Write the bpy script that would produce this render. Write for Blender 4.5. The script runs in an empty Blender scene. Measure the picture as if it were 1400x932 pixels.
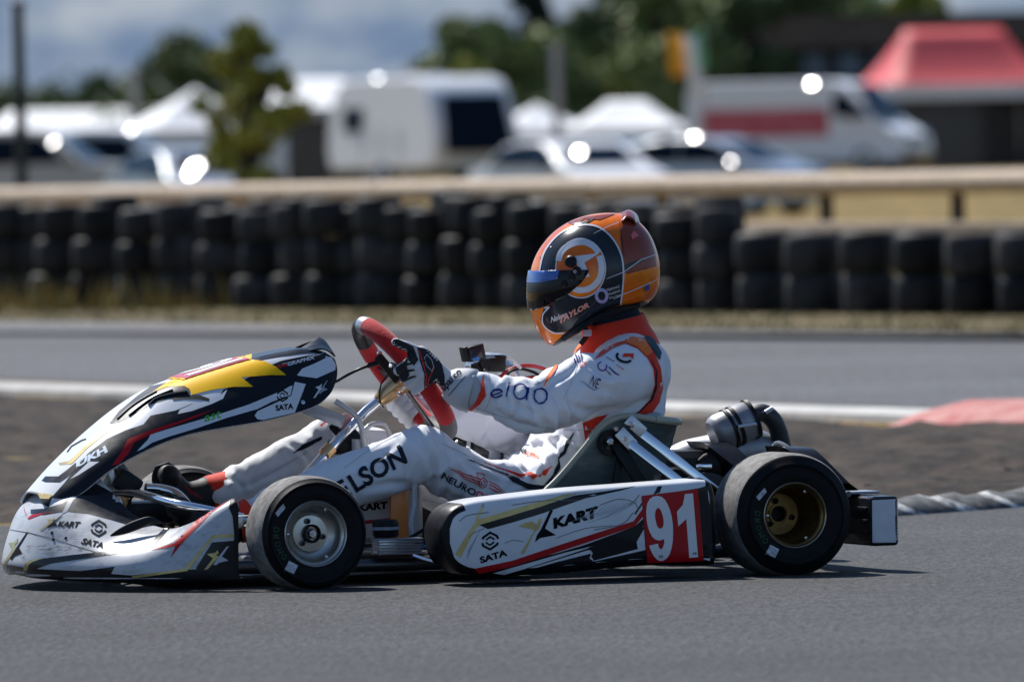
import bpy, bmesh, math, random
import numpy as np
from mathutils import Vector, Matrix, Quaternion, noise as mnoise
from mathutils.bvhtree import BVHTree
from mathutils.geometry import delaunay_2d_cdt

scene = bpy.context.scene
R = math.radians
random.seed(7)

# ------------------------------------------------------------------ camera
PW, PH = 1400.0, 932.0
LENS = 400.0
FPX = LENS / 36.0 * PW
CAM_H = 0.99
PITCH = math.atan((PH / 2 - 195.0) / FPX)
ROLL = R(1.2)
_F = Vector((0, math.cos(PITCH), -math.sin(PITCH)))
_r0 = Vector((1, 0, 0)); _u0 = Vector((0, math.sin(PITCH), math.cos(PITCH)))
_RT = _r0 * math.cos(ROLL) - _u0 * math.sin(ROLL)
_UP = _r0 * math.sin(ROLL) + _u0 * math.cos(ROLL)
CAM = Vector((0, 0, CAM_H))
cd = bpy.data.cameras.new('camera'); cam = bpy.data.objects.new('camera', cd)
scene.collection.objects.link(cam)
m = Matrix.Identity(4)
for i in range(3):
    m[i][0] = _RT[i]; m[i][1] = _UP[i]; m[i][2] = -_F[i]; m[i][3] = CAM[i]
cam.matrix_world = m
cd.lens = LENS; cd.sensor_width = 36.0; cd.sensor_fit = 'HORIZONTAL'
cd.clip_start = 0.5; cd.clip_end = 9000
cd.dof.use_dof = True; cd.dof.focus_distance = 25.75; cd.dof.aperture_fstop = 8.0
scene.camera = cam

# ------------------------------------------------------------------ sky, sun, exposure
SUN = Vector((-0.45, 0.70, 1.0)).normalized()
w = bpy.data.worlds.new('World'); scene.world = w; w.use_nodes = True
nt = w.node_tree; nt.nodes.clear()
out = nt.nodes.new('ShaderNodeOutputWorld'); bg = nt.nodes.new('ShaderNodeBackground')
sky = nt.nodes.new('ShaderNodeTexSky'); sky.sky_type = 'NISHITA'; sky.sun_disc = False
sky.sun_elevation = math.asin(SUN.z); sky.sun_rotation = math.atan2(SUN.x, SUN.y)
sky.air_density = 1.0; sky.dust_density = 0.1; sky.ozone_density = 5.0
tc = nt.nodes.new('ShaderNodeTexCoord'); mp = nt.nodes.new('ShaderNodeMapping')
mp.inputs['Scale'].default_value = (24, 24, 60)
ns = nt.nodes.new('ShaderNodeTexNoise'); ns.inputs['Scale'].default_value = 3.0
ns.inputs['Detail'].default_value = 7; ns.inputs['Roughness'].default_value = 0.5
cr = nt.nodes.new('ShaderNodeValToRGB')
cr.color_ramp.elements[0].position = 0.40; cr.color_ramp.elements[0].color = (0, 0, 0, 1)
cr.color_ramp.elements[1].position = 0.66; cr.color_ramp.elements[1].color = (1, 1, 1, 1)
cc = nt.nodes.new('ShaderNodeMix'); cc.data_type = 'RGBA'           # cloud colour: slate blue to pale grey
cc.inputs['A'].default_value = (1.5, 2.2, 3.4, 1); cc.inputs['B'].default_value = (3.9, 4.35, 5.0, 1)
sx = nt.nodes.new('ShaderNodeSeparateXYZ'); mr = nt.nodes.new('ShaderNodeMapRange')   # a bank of cloud all round the horizon, broken cover above
mr.interpolation_type = 'SMOOTHSTEP'
mr.inputs['From Min'].default_value = 0.02; mr.inputs['From Max'].default_value = 0.12; mr.inputs['To Min'].default_value = 1.0; mr.inputs['To Max'].default_value = 0.0
cl = nt.nodes.new('ShaderNodeMix'); cl.data_type = 'RGBA'
nt.links.new(tc.outputs['Generated'], mp.inputs['Vector']); nt.links.new(mp.outputs[0], ns.inputs['Vector'])
nt.links.new(ns.outputs['Fac'], cr.inputs['Fac']); nt.links.new(cr.outputs['Color'], cc.inputs['Factor'])
nt.links.new(tc.outputs['Generated'], sx.inputs[0]); nt.links.new(sx.outputs['Z'], mr.inputs['Value']); nt.links.new(mr.outputs[0], cl.inputs['Factor'])
nt.links.new(sky.outputs[0], cl.inputs['A']); nt.links.new(cc.outputs['Result'], cl.inputs['B'])
nt.links.new(cl.outputs['Result'], bg.inputs['Color']); nt.links.new(bg.outputs[0], out.inputs['Surface'])
bg.inputs['Strength'].default_value = 0.086
sl = bpy.data.lights.new('sun', 'SUN'); sl.energy = 5.0; sl.angle = R(0.53); sl.color = (1.0, 0.965, 0.92)
so = bpy.data.objects.new('sun', sl); scene.collection.objects.link(so)
so.rotation_mode = 'QUATERNION'; so.rotation_quaternion = SUN.to_track_quat('Z', 'Y'); so.location = (0, 0, 60)
vs = scene.view_settings
vs.view_transform = 'Standard'; vs.look = 'None'; vs.exposure = 0.36; vs.gamma = 1.0; vs.use_curve_mapping = False
scene.cycles.use_denoising = True
scene.cycles.max_bounces = 8

# ------------------------------------------------------------------ pixel -> place
def ray(u, v):
    return (_F + _RT * ((u - PW / 2) / FPX) + _UP * ((PH / 2 - v) / FPX))
def G(u, v, z=0.0):                       # point on level ground seen at a pixel of the photograph
    d = ray(u, v); t = (z - CAM_H) / d.z
    return CAM + d * t
def D(u, v, depth):                       # point at a distance
    d = ray(u, v); return CAM + d * (depth / d.y)
KART_YAW = R(17.0)
KM = Matrix.Translation((0, 26.1, 0)) @ Matrix.Rotation(KART_YAW, 4, 'Z')
KI = KM.inverted(); KI3 = KI.to_3x3(); CAML = KI @ CAM
def K(u, v, y):                           # point of the kart's own frame (x rearwards, y away, z up) on the plane y
    d = KI3 @ ray(u, v); t = (y - CAML.y) / d.y
    return CAML + d * t

# ------------------------------------------------------------------ materials
MATS = {}
def mat(name, col, rough=0.5, metal=0.0, coat=0.0, var=0.0, vscale=30.0, bump=0.0, bscale=200.0, spec=0.5, trans=0.0,
        alpha=1.0, sheen=0.0, col2=None, emis=0.0, rvar=0.0, stretch=None, ior=1.45):
    if name in MATS: return MATS[name]
    m = bpy.data.materials.new(name); m.use_nodes = True
    n = m.node_tree.nodes; l = m.node_tree.links; b = n['Principled BSDF']
    b.inputs['Base Color'].default_value = (*col, 1); b.inputs['Roughness'].default_value = rough
    b.inputs['Metallic'].default_value = metal; b.inputs['Coat Weight'].default_value = coat; b.inputs['Coat Roughness'].default_value = 0.06
    b.inputs['Specular IOR Level'].default_value = spec; b.inputs['Transmission Weight'].default_value = trans
    b.inputs['Alpha'].default_value = alpha; b.inputs['Sheen Weight'].default_value = sheen; b.inputs['IOR'].default_value = ior
    if emis: b.inputs['Emission Color'].default_value = (*col, 1); b.inputs['Emission Strength'].default_value = emis
    co = n.new('ShaderNodeTexCoord'); src = co.outputs['Object']
    if stretch:
        mpn = n.new('ShaderNodeMapping'); mpn.inputs['Scale'].default_value = stretch; l.new(src, mpn.inputs['Vector']); src = mpn.outputs[0]
    if var or col2 or rvar:
        t = n.new('ShaderNodeTexNoise'); t.inputs['Scale'].default_value = vscale; t.inputs['Detail'].default_value = 6; t.inputs['Roughness'].default_value = 0.62
        l.new(src, t.inputs['Vector'])
        if var or col2:
            mx = n.new('ShaderNodeMix'); mx.data_type = 'RGBA'
            c2 = col2 if col2 else tuple(max(0, c * (1 - var)) for c in col)
            mx.inputs['A'].default_value = (*(col if col2 else tuple(min(1, c * (1 + var)) for c in col)), 1); mx.inputs['B'].default_value = (*c2, 1)
            rp = n.new('ShaderNodeValToRGB'); rp.color_ramp.elements[0].position = 0.36; rp.color_ramp.elements[1].position = 0.64
            l.new(t.outputs['Fac'], rp.inputs['Fac']); l.new(rp.outputs['Color'], mx.inputs['Factor']); l.new(mx.outputs['Result'], b.inputs['Base Color'])
        if rvar:
            mr = n.new('ShaderNodeMapRange'); mr.inputs['To Min'].default_value = max(0.02, rough - rvar); mr.inputs['To Max'].default_value = min(1, rough + rvar)
            mr.inputs['From Min'].default_value = 0.3; mr.inputs['From Max'].default_value = 0.7
            l.new(t.outputs['Fac'], mr.inputs['Value']); l.new(mr.outputs[0], b.inputs['Roughness'])
    if bump:
        t2 = n.new('ShaderNodeTexNoise'); t2.inputs['Scale'].default_value = bscale; t2.inputs['Detail'].default_value = 5; l.new(src, t2.inputs['Vector'])
        bp = n.new('ShaderNodeBump'); bp.inputs['Strength'].default_value = bump; bp.inputs['Distance'].default_value = 0.01
        l.new(t2.outputs['Fac'], bp.inputs['Height']); l.new(bp.outputs[0], b.inputs['Normal'])
    MATS[name] = m
    return m

M_WHITE = mat('panel_white', (0.70, 0.72, 0.75), 0.32, coat=0.15, spec=.4, var=0.06, vscale=9, rvar=0.08)
M_BLACK = mat('panel_black', (0.006, 0.007, 0.011), 0.3, coat=0.1, rvar=0.1, vscale=14, spec=0.3)
M_DBLK = mat('plastic_black', (0.007, 0.007, 0.008), 0.42, spec=0.3, rvar=0.1, vscale=20)
M_RED = mat('panel_red', (0.44, 0.006, 0.010), 0.36, coat=0.0, spec=0.3)
M_GOLD = mat('panel_gold', (0.50, 0.40, 0.17), 0.34, metal=0.55, coat=0.1, var=0.25, vscale=12)
M_YEL = mat('plate_yellow', (0.95, 0.52, 0.0), 0.4, coat=0.0, spec=0.22)
M_MAG = mat('plate_magenta', (0.55, 0.01, 0.07), 0.35, coat=0.2)
M_GREY = mat('panel_grey', (0.30, 0.33, 0.38), 0.35, coat=0.2)
M_INK = mat('ink_black', (0.006, 0.007, 0.010), 0.75, spec=0.1)
M_GRN = mat('ink_green', (0.06, 0.42, 0.02), 0.45)
M_RUB = mat('tyre_rubber', (0.008, 0.008, 0.009), 0.58, var=0.25, vscale=40, bump=0.08, bscale=300, spec=0.18)
M_TREAD = mat('tyre_tread', (0.19, 0.183, 0.175), 0.78, var=0.35, vscale=45, bump=0.25, bscale=420, spec=0.3)
M_RIM = mat('wheel_silver', (0.55, 0.53, 0.49), 0.32, metal=0.9, rvar=0.1, vscale=25)
M_RIMG = mat('wheel_bronze', (0.20, 0.125, 0.045), 0.36, metal=0.85, var=0.3, vscale=18)
M_CHR = mat('chrome', (0.82, 0.83, 0.85), 0.09, metal=1.0)
M_ALU = mat('aluminium', (0.55, 0.55, 0.56), 0.34, metal=0.95, rvar=0.12, vscale=40)
M_STEEL = mat('dark_steel', (0.10, 0.10, 0.105), 0.38, metal=0.8, rvar=0.12, vscale=30)
M_GALU = mat('gold_anodised', (0.72, 0.47, 0.24), 0.3, metal=0.85)
M_ORG = mat('orange_painted', (0.80, 0.25, 0.06), 0.4, coat=0.2)
M_SUIT = mat('suit_white', (0.75, 0.765, 0.81), 0.7, sheen=0.2, bump=0.10, bscale=700, spec=0.3)
M_SRED = mat('suit_red', (0.72, 0.035, 0.012), 0.7, sheen=0.2, bump=0.1, bscale=700, spec=0.3)
M_SORG = mat('suit_orange', (0.90, 0.17, 0.02), 0.7, sheen=0.2, spec=0.3)
M_SNAVY = mat('suit_navy', (0.012, 0.016, 0.03), 0.75, spec=0.25)
M_STEAL = mat('suit_teal', (0.012, 0.055, 0.07), 0.75, spec=0.25)
M_SBLUE = mat('suit_blue', (0.015, 0.022, 0.20), 0.7, spec=0.25)
M_SPINK = mat('suit_pink', (0.72, 0.16, 0.18), 0.7, spec=0.25)
M_SGREY = mat('suit_grey', (0.42, 0.43, 0.46), 0.7, spec=0.25)

# ------------------------------------------------------------------ mesh helpers
def link(o, parent=None):
    scene.collection.objects.link(o)
    if parent is not None: o.parent = parent
    return o
def meshobj(name, verts, faces, material, parent=None, smooth=True, sharp=None):
    me = bpy.data.meshes.new(name); me.from_pydata([tuple(v) for v in verts], [], [tuple(f) for f in faces]); me.update()
    if material: me.materials.append(material)
    if smooth:
        me.polygons.foreach_set('use_smooth', [True] * len(me.polygons))
        if sharp is not None: me.set_sharp_from_angle(angle=R(sharp))
    return link(bpy.data.objects.new(name, me), parent)
def tag(o, label, cat, group=None):
    o['label'] = label; o['category'] = cat
    if group: o['group'] = group
    return o
def kind(o, k): o['kind'] = k; return o
def empty(name, loc=(0, 0, 0), rz=0.0):
    o = bpy.data.objects.new(name, None); o.location = loc; o.rotation_euler = (0, 0, rz); o.empty_display_size = 0.1
    return link(o)
class MB:
    def __init__(s): s.v = []; s.f = []
    def add(s, vf):
        o = len(s.v); s.v += [Vector(p) for p in vf[0]]; s.f += [tuple(i + o for i in f) for f in vf[1]]; return s
    def build(s, name, material, parent=None, smooth=True, sharp=35): return meshobj(name, s.v, s.f, material, parent, smooth, sharp)
def catmull(pts, n=6, closed=False):
    P = [Vector(p) for p in pts]; out = []; N = len(P)
    rng = range(N if closed else N - 1)
    for i in rng:
        p1, p2 = P[i], P[(i + 1) % N]
        p0 = P[(i - 1) % N] if (closed or i > 0) else p1 * 2 - p2
        p3 = P[(i + 2) % N] if (closed or i < N - 2) else p2 * 2 - p1
        for k in range(n):
            t = k / n
            out.append(0.5 * ((2 * p1) + (p2 - p0) * t + (2 * p0 - 5 * p1 + 4 * p2 - p3) * t * t + (3 * p1 - p0 - 3 * p2 + p3) * t ** 3))
    if not closed: out.append(P[-1])
    return out
def tube(pts, rad, n=12, caps=True, flat=None):
    P = [Vector(p) for p in pts]; N = len(P); rs = rad if hasattr(rad, '__len__') else [rad] * N
    T = [(P[min(i + 1, N - 1)] - P[max(i - 1, 0)]).normalized() for i in range(N)]
    a = Vector((0, 0, 1)) if abs(T[0].z) < 0.9 else Vector((1, 0, 0))
    nx = (a - T[0] * a.dot(T[0])).normalized(); V = []; F = []
    for i in range(N):
        nx = (nx - T[i] * nx.dot(T[i])).normalized(); ny = T[i].cross(nx)
        for k in range(n):
            th = 2 * math.pi * k / n
            V.append(P[i] + (nx * math.cos(th) + ny * math.sin(th) * (flat or 1.0)) * rs[i])
    for i in range(N - 1):
        for k in range(n):
            F.append((i * n + k, i * n + (k + 1) % n, (i + 1) * n + (k + 1) % n, (i + 1) * n + k))
    if caps: F.append(tuple(range(n - 1, -1, -1))); F.append(tuple((N - 1) * n + k for k in range(n)))
    return V, F
def capsule(p, q, r1, r2, n=20, m=5):
    p = Vector(p); q = Vector(q); d = (q - p); L = max(d.length, 1e-5); d /= L; pts = []; rs = []
    for i in range(m + 1):
        a = math.pi / 2 * (1 - i / m); pts.append(p - d * r1 * math.sin(a)); rs.append(max(r1 * math.cos(a), 1e-4))
    for i in range(1, 6):
        t = i / 6; pts.append(p + d * L * t); rs.append(r1 + (r2 - r1) * t)
    for i in range(m + 1):
        a = math.pi / 2 * i / m; pts.append(q + d * r2 * math.sin(a)); rs.append(max(r2 * math.cos(a), 1e-4))
    return tube(pts, rs, n)
def lathe(prof, c, axis, n=48, closed=False):     # prof: (radius, distance along axis)
    c = Vector(c); ax = Vector(axis).normalized(); a = Vector((0, 0, 1)) if abs(ax.z) < 0.9 else Vector((1, 0, 0))
    nx = (a - ax * a.dot(ax)).normalized(); ny = ax.cross(nx); V = []; F = []; N = len(prof)
    for (r, h) in prof:
        for k in range(n):
            th = 2 * math.pi * k / n; V.append(c + ax * h + (nx * math.cos(th) + ny * math.sin(th)) * max(r, 1e-5))
    rng = range(N if closed else N - 1)
    for i in rng:
        j = (i + 1) % N
        for k in range(n): F.append((i * n + k, i * n + (k + 1) % n, j * n + (k + 1) % n, j * n + k))
    return V, F
def rbox(c, size, bev=0.0, rot=None, seg=2):
    bm = bmesh.new(); bmesh.ops.create_cube(bm, size=1.0)
    for v in bm.verts: v.co = Vector((v.co.x * size[0], v.co.y * size[1], v.co.z * size[2]))
    if bev: bmesh.ops.bevel(bm, geom=list(bm.edges), offset=bev, segments=seg, profile=0.6, affect='EDGES')
    mt = Matrix.Translation(c) @ (rot.to_4x4() if rot is not None else Matrix.Identity(4))
    V = [mt @ v.co for v in bm.verts]; bm.verts.index_update(); F = [tuple(v.index for v in f.verts) for f in bm.faces]; bm.free()
    return V, F
def beam(p, q, wd, th, bev=0.002, upv=(0, 1, 0)):   # flat bar from p to q, wide wd, thick th (thickness along upv)
    p = Vector(p); q = Vector(q); d = q - p; L = d.length; x = d.normalized(); y = Vector(upv); y = (y - x * y.dot(x)).normalized(); z = x.cross(y)
    rot = Matrix((x, y, z)).transposed(); return rbox((p + q) / 2, (L, th, wd), bev, rot)
def prism(poly, y0, y1, bev=0.0):                 # poly: (x,z) list, extruded along y
    bm = bmesh.new(); vs_ = [bm.verts.new((x, y0, z)) for x, z in poly]; f = bm.faces.new(vs_)
    r = bmesh.ops.extrude_face_region(bm, geom=[f]); bmesh.ops.translate(bm, verts=[g for g in r['geom'] if isinstance(g, bmesh.types.BMVert)], vec=(0, y1 - y0, 0))
    bmesh.ops.recalc_face_normals(bm, faces=bm.faces)
    if bev: bmesh.ops.bevel(bm, geom=list(bm.edges), offset=bev, segments=2, profile=0.6, affect='EDGES')
    bm.verts.index_update(); V = [v.co.copy() for v in bm.verts]; F = [tuple(v.index for v in f.verts) for f in bm.faces]; bm.free(); return V, F
def grid(net, nu=6, nv=6):                        # smooth surface through a net of points
    rows = [catmull(r, nv) for r in net]; cols = list(zip(*rows)); cc = [catmull(c, nu) for c in cols]
    nr = len(cc[0]); nc = len(cc); V = [cc[j][i] for i in range(nr) for j in range(nc)]
    F = [(i * nc + j, i * nc + j + 1, (i + 1) * nc + j + 1, (i + 1) * nc + j) for i in range(nr - 1) for j in range(nc - 1)]
    return V, F
def orient(o, ref):
    me = o.data; r = Vector(ref); t = sum(p.normal.dot(p.center - r) * p.area for p in me.polygons)
    if t < 0: me.flip_normals()
    return o
def shell(o, th, off=-1.0):
    md = o.modifiers.new('thickness', 'SOLIDIFY'); md.thickness = th; md.offset = off; return o
def tris(V, F):
    T = []
    for f in F:
        for k in range(1, len(f) - 1): T.append((f[0], f[k], f[k + 1]))
    return BVHTree.FromPolygons([Vector(v) for v in V], T)
def bvh_of(*objs):
    V = []; F = []
    for o in objs:
        k = len(V); V += [v.co.copy() for v in o.data.vertices]; F += [tuple(i + k for i in p.vertices) for p in o.data.polygons]
    return tris(V, F)

# ------------------------------------------------------------------ stickers: printed shapes that lie on the surface of a thing
def camray(u, v): return CAML, (KI3 @ ray(u, v)).normalized()
LIFT = 1.0
def lay(bvh, v2, f2, material, name, parent, layer=0, proj=camray, lift=None):
    V = []; ok = []
    off = LIFT * (0.0005 + 0.00035 * layer) if lift is None else lift
    def hit(p):
        o, d = proj(p[0], p[1]); h = bvh.ray_cast(o, d)
        if h[0] is None: return None
        n = h[1]
        if n.dot(d) > 0: n = -n
        return h[0] + n * off
    for p in v2:
        q = hit(p); ok.append(q is not None); V.append(q if q is not None else Vector((0, 0, 0)))
    # a print that runs over the edge of the panel ends at that edge
    if not all(ok):
        nb = {}
        for f in f2:
            for i in f:
                if not ok[i]:
                    for j in f:
                        if ok[j]: nb.setdefault(i, set()).add(j)
        ok2 = list(ok)
        for i, js in nb.items():
            pi = Vector((v2[i][0], v2[i][1])); j = min(js, key=lambda q: (Vector((v2[q][0], v2[q][1])) - pi).length); lo, hi = Vector((v2[j][0], v2[j][1])), pi; last = V[j]
            for _ in range(9):
                md_ = (lo + hi) / 2; q = hit(md_)
                if q is None: hi = md_
                else: lo = md_; last = q
            V[i] = last; ok2[i] = True
        ok = ok2
    F = []
    for f in f2:
        if all(ok[i] for i in f):
            e = [(V[f[i]] - V[f[i - 1]]).length for i in range(len(f))]
            if max(e) < 0.09: F.append(f)
    if not F: return None
    if name in ('stripe', 'suit_panel', 'paint_panel', 'glove_panel'):      # one connected piece only
        par = {}
        def find(a):
            while par.setdefault(a, a) != a: par[a] = par[par[a]]; a = par[a]
            return a
        for f in F:
            for i in f[1:]: par[find(f[0])] = find(i)
        cnt = {}
        for f in F: cnt[find(f[0])] = cnt.get(find(f[0]), 0) + 1
        top = max(cnt, key=cnt.get); F = [f for f in F if find(f[0]) == top]
    used = sorted({i for f in F for i in f}); ix = {a: b for b, a in enumerate(used)}
    return meshobj(name, [V[i] for i in used], [tuple(ix[i] for i in f) for f in F], material, parent)
def fill2d(loop, g):
    P = [Vector((p[0], p[1])) for p in loop]; E = []; pts = []
    for i in range(len(P)):
        a, b = P[i], P[(i + 1) % len(P)]; k = max(1, int((b - a).length / g))
        for j in range(k): pts.append(a + (b - a) * (j / k))
    n = len(pts); E = [(i, (i + 1) % n) for i in range(n)]
    x0 = min(p.x for p in pts); x1 = max(p.x for p in pts); y0 = min(p.y for p in pts); y1 = max(p.y for p in pts)
    a = x0 + g * 0.5
    while a < x1:
        b = y0 + g * 0.5
        while b < y1: pts.append(Vector((a, b))); b += g
        a += g
    r = delaunay_2d_cdt(pts, E, [], 1, 1e-5)
    return [(p.x, p.y) for p in r[0]], [tuple(f) for f in r[2]]
def patch(bvh, loop, material, parent, name='stripe', layer=0, g=5.0, proj=camray, lift=None):
    v, f = fill2d(loop, g); return lay(bvh, v, f, material, name, parent, layer, proj, lift)
def strokepoly(pts, wd, closed=False):
    P = [Vector((p[0], p[1])) for p in pts]; N = len(P); L = []; Rr = []
    ws = wd if hasattr(wd, '__len__') else [wd] * N
    for i in range(N):
        a = P[(i - 1) % N] if (closed or i > 0) else P[i]; b = P[(i + 1) % N] if (closed or i < N - 1) else P[i]
        d1 = (P[i] - a); d2 = (b - P[i]); d1 = d1.normalized() if d1.length > 1e-6 else d2.normalized(); d2 = d2.normalized() if d2.length > 1e-6 else d1
        t = (d1 + d2); t = t.normalized() if t.length > 1e-6 else d1
        nn = Vector((-t.y, t.x)); c = max(0.5, nn.dot(Vector((-d1.y, d1.x)))); L.append(P[i] + nn * ws[i] / 2 / c); Rr.append(P[i] - nn * ws[i] / 2 / c)
    return L, Rr
def stroke(bvh, pts, wd, material, parent, name='line', layer=0, closed=False, g=4.0, proj=camray):
    # densify
    P = [Vector((p[0], p[1])) for p in pts]; Q = []; W = []
    ws = wd if hasattr(wd, '__len__') else [wd] * len(P); n = len(P)
    for i in range(n if closed else n - 1):
        a, b = P[i], P[(i + 1) % n]; k = max(1, int((b - a).length / g))
        for j in range(k): Q.append(a + (b - a) * (j / k)); W.append(ws[i] + (ws[(i + 1) % n] - ws[i]) * j / k)
    if not closed: Q.append(P[-1]); W.append(ws[-1])
    L, Rr = strokepoly(Q, W, closed); N = len(Q); v = [(p.x, p.y) for p in L] + [(p.x, p.y) for p in Rr]
    f = [(i, (i + 1) % N, N + (i + 1) % N, N + i) for i in range(N if closed else N - 1)]
    return lay(bvh, v, f, material, name, parent, layer, proj)
_txt = {}
def glyphs(s, bold=0.0, shear=0.0):
    if (s, bold, shear) in _txt: return _txt[(s, bold, shear)]
    c = bpy.data.curves.new('lettering', 'FONT'); c.body = s; c.size = 1.0; c.offset = bold; c.shear = shear; c.resolution_u = 3
    o = bpy.data.objects.new('lettering', c); scene.collection.objects.link(o)
    dg = bpy.context.evaluated_depsgraph_get(); me = bpy.data.meshes.new_from_object(o.evaluated_get(dg))
    bm = bmesh.new(); bm.from_mesh(me); bmesh.ops.triangulate(bm, faces=bm.faces); bmesh.ops.remove_doubles(bm, verts=bm.verts, dist=1e-5)
    for k in range(5):
        le = [e for e in bm.edges if e.calc_length() > 0.07]
        if not le: break
        bmesh.ops.subdivide_edges(bm, edges=le, cuts=1); bmesh.ops.triangulate(bm, faces=bm.faces)
    bm.verts.index_update(); V = [(v.co.x, v.co.y) for v in bm.verts]; F = [tuple(v.index for v in f.verts) for f in bm.faces]
    bm.free(); bpy.data.objects.remove(o); bpy.data.curves.remove(c); bpy.data.meshes.remove(me)
    x0 = min(v[0] for v in V); x1 = max(v[0] for v in V); y0 = min(v[1] for v in V); y1 = max(v[1] for v in V)
    V = [((a - x0) / (x1 - x0), (b - y0) / (y1 - y0)) for a, b in V]
    _txt[(s, bold, shear)] = (V, F); return V, F
def text(bvh, s, quad, material, parent, layer=1, bold=0.02, shear=0.0, proj=camray, name='lettering', lift=None):
    # quad: bottom-left, bottom-right, top-right, top-left
    V, F = glyphs(s, bold, shear); A, B, C_, E = [Vector((q[0], q[1])) for q in quad]; v2 = []
    for (x, y) in V:
        p = A * (1 - x) * (1 - y) + B * x * (1 - y) + C_ * x * y + E * (1 - x) * y; v2.append((p.x, p.y))
    return lay(bvh, v2, F, material, name, parent, layer, proj, lift)
def tq(u0, v0, u1, v1, h, lean=0.0):   # text quad from baseline ends and cap height, lean in pixels
    d = Vector((u1 - u0, v1 - v0)).normalized(); nrm = Vector((d.y, -d.x)) * h + d * lean
    return [(u0, v0), (u1, v1), (u1 + nrm.x, v1 + nrm.y), (u0 + nrm.x, v0 + nrm.y)]
# ================================================================== the setting
def asphalt(name, base, warm=1.0):
    m = bpy.data.materials.new(name); m.use_nodes = True; n = m.node_tree.nodes; l = m.node_tree.links; b = n['Principled BSDF']
    co = n.new('ShaderNodeTexCoord')
    def nz(sc, det, rough=0.6, st=None):
        t = n.new('ShaderNodeTexNoise'); t.inputs['Scale'].default_value = sc; t.inputs['Detail'].default_value = det; t.inputs['Roughness'].default_value = rough
        src = co.outputs['Object']
        if st:
            mp_ = n.new('ShaderNodeMapping'); mp_.inputs['Scale'].default_value = st; l.new(src, mp_.inputs['Vector']); src = mp_.outputs[0]
        l.new(src, t.inputs['Vector']); return t
    big = nz(0.35, 4, 0.55, (1, 2.2, 1)); mid = nz(9, 4, .6, (1, .5, 1)); fine = nz(60, 5, 0.65, (1, .22, 1)); vor = n.new('ShaderNodeTexVoronoi'); vor.inputs['Scale'].default_value = 85
    l.new(co.outputs['Object'], vor.inputs['Vector'])
    def mul(a, bb, op='MULTIPLY'):
        mm = n.new('ShaderNodeMath'); mm.operation = op
        for i, x in enumerate((a, bb)):
            if hasattr(x, 'default_value') or hasattr(x, 'links'): l.new(x, mm.inputs[i])
            else: mm.inputs[i].default_value = x
        return mm.outputs[0]
    def rng(s, f0, f1, t0, t1):
        r = n.new('ShaderNodeMapRange'); r.inputs['From Min'].default_value = f0; r.inputs['From Max'].default_value = f1; r.inputs['To Min'].default_value = t0; r.inputs['To Max'].default_value = t1
        l.new(s, r.inputs['Value']); return r.outputs[0]
    f = mul(mul(rng(big.outputs['Fac'], .3, .7, .70, 1.25), rng(mid.outputs['Fac'], .3, .7, .86, 1.14)), mul(rng(fine.outputs['Fac'], .3, .7, .25, 1.75), rng(vor.outputs['Distance'], 0, .8, 1.25, .7)))
    rgb = n.new('ShaderNodeMix'); rgb.data_type = 'RGBA'; rgb.blend_type = 'MULTIPLY'; rgb.inputs['Factor'].default_value = 1.0
    rgb.inputs['A'].default_value = (*base, 1); l.new(f, rgb.inputs['B']); l.new(rgb.outputs['Result'], b.inputs['Base Color'])
    b.inputs['Roughness'].default_value = 0.82; b.inputs['Specular IOR Level'].default_value = 0.35
    bp = n.new('ShaderNodeBump'); bp.inputs['Strength'].default_value = 0.8; bp.inputs['Distance'].default_value = 0.02
    l.new(fine.outputs['Fac'], bp.inputs['Height']); l.new(bp.outputs[0], b.inputs['Normal']); return m
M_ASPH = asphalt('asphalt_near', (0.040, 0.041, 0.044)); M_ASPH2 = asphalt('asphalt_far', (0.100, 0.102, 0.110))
M_DIRT = mat('bare_earth', (0.062, 0.047, 0.036), 0.95, col2=(0.013, 0.0105, 0.009), vscale=9, bump=1.0, bscale=22, stretch=(1, .4, 1), spec=0.2)
M_GRASS = mat('dry_grass', (0.26, 0.155, 0.045), 0.9, col2=(0.08, 0.08, 0.018), vscale=1.6, stretch=(1, .12, 1), bump=0.5, bscale=6, spec=0.2)
M_KERBW = mat('kerb_white', (0.40, 0.39, 0.37), 0.75, var=0.22, vscale=3, bump=0.2, bscale=20)
M_KERBR = mat('kerb_red', (0.36, 0.085, 0.075), 0.8, col2=(0.46, 0.22, 0.19), vscale=9, bump=0.3, bscale=25)

# terrain: level at the track, a shallow dip for the paddock, a rise far behind
def terrain(x, y):
    def ss(a, b, t): t = min(1, max(0, (t - a) / (b - a))); return t * t * (3 - 2 * t)
    z = -0.42 * ss(95, 150, y) + 0.42 * ss(235, 272, y)
    z += 4.9 * ss(330, 700, y) * ss(-30, 22, x + (y - 330) * 0.02) + 3.0 * ss(420, 900, y)
    return z
ys = [-15, 5, 15, 22, 27, 31, 36, 42, 48, 55, 62, 68, 76, 85, 95, 105, 118, 130, 145, 165, 190, 215, 235, 245, 255, 265, 275, 290, 330, 370, 420, 480, 550, 640, 760, 950, 1400, 2400, 4500]
xs = [-2500, -900, -400, -200, -120, -80, -60, -45, -30, -20, -12, -6, 0, 6, 12, 20, 30, 45, 60, 80, 120, 200, 400, 900, 2500]
V = [(x, y, terrain(x, y)) for y in ys for x in xs]; nx_ = len(xs)
F = [(i * nx_ + j, i * nx_ + j + 1, (i + 1) * nx_ + j + 1, (i + 1) * nx_ + j) for i in range(len(ys) - 1) for j in range(nx_ - 1)]
gr_ = kind(meshobj('ground', V, F, M_GRASS), 'structure'); gr_.data.materials.append(mat('hill_grass', (0.06, 0.043, 0.026), 0.95, col2=(0.03, 0.026, 0.014), vscale=0.05, spec=0.1))
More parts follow.
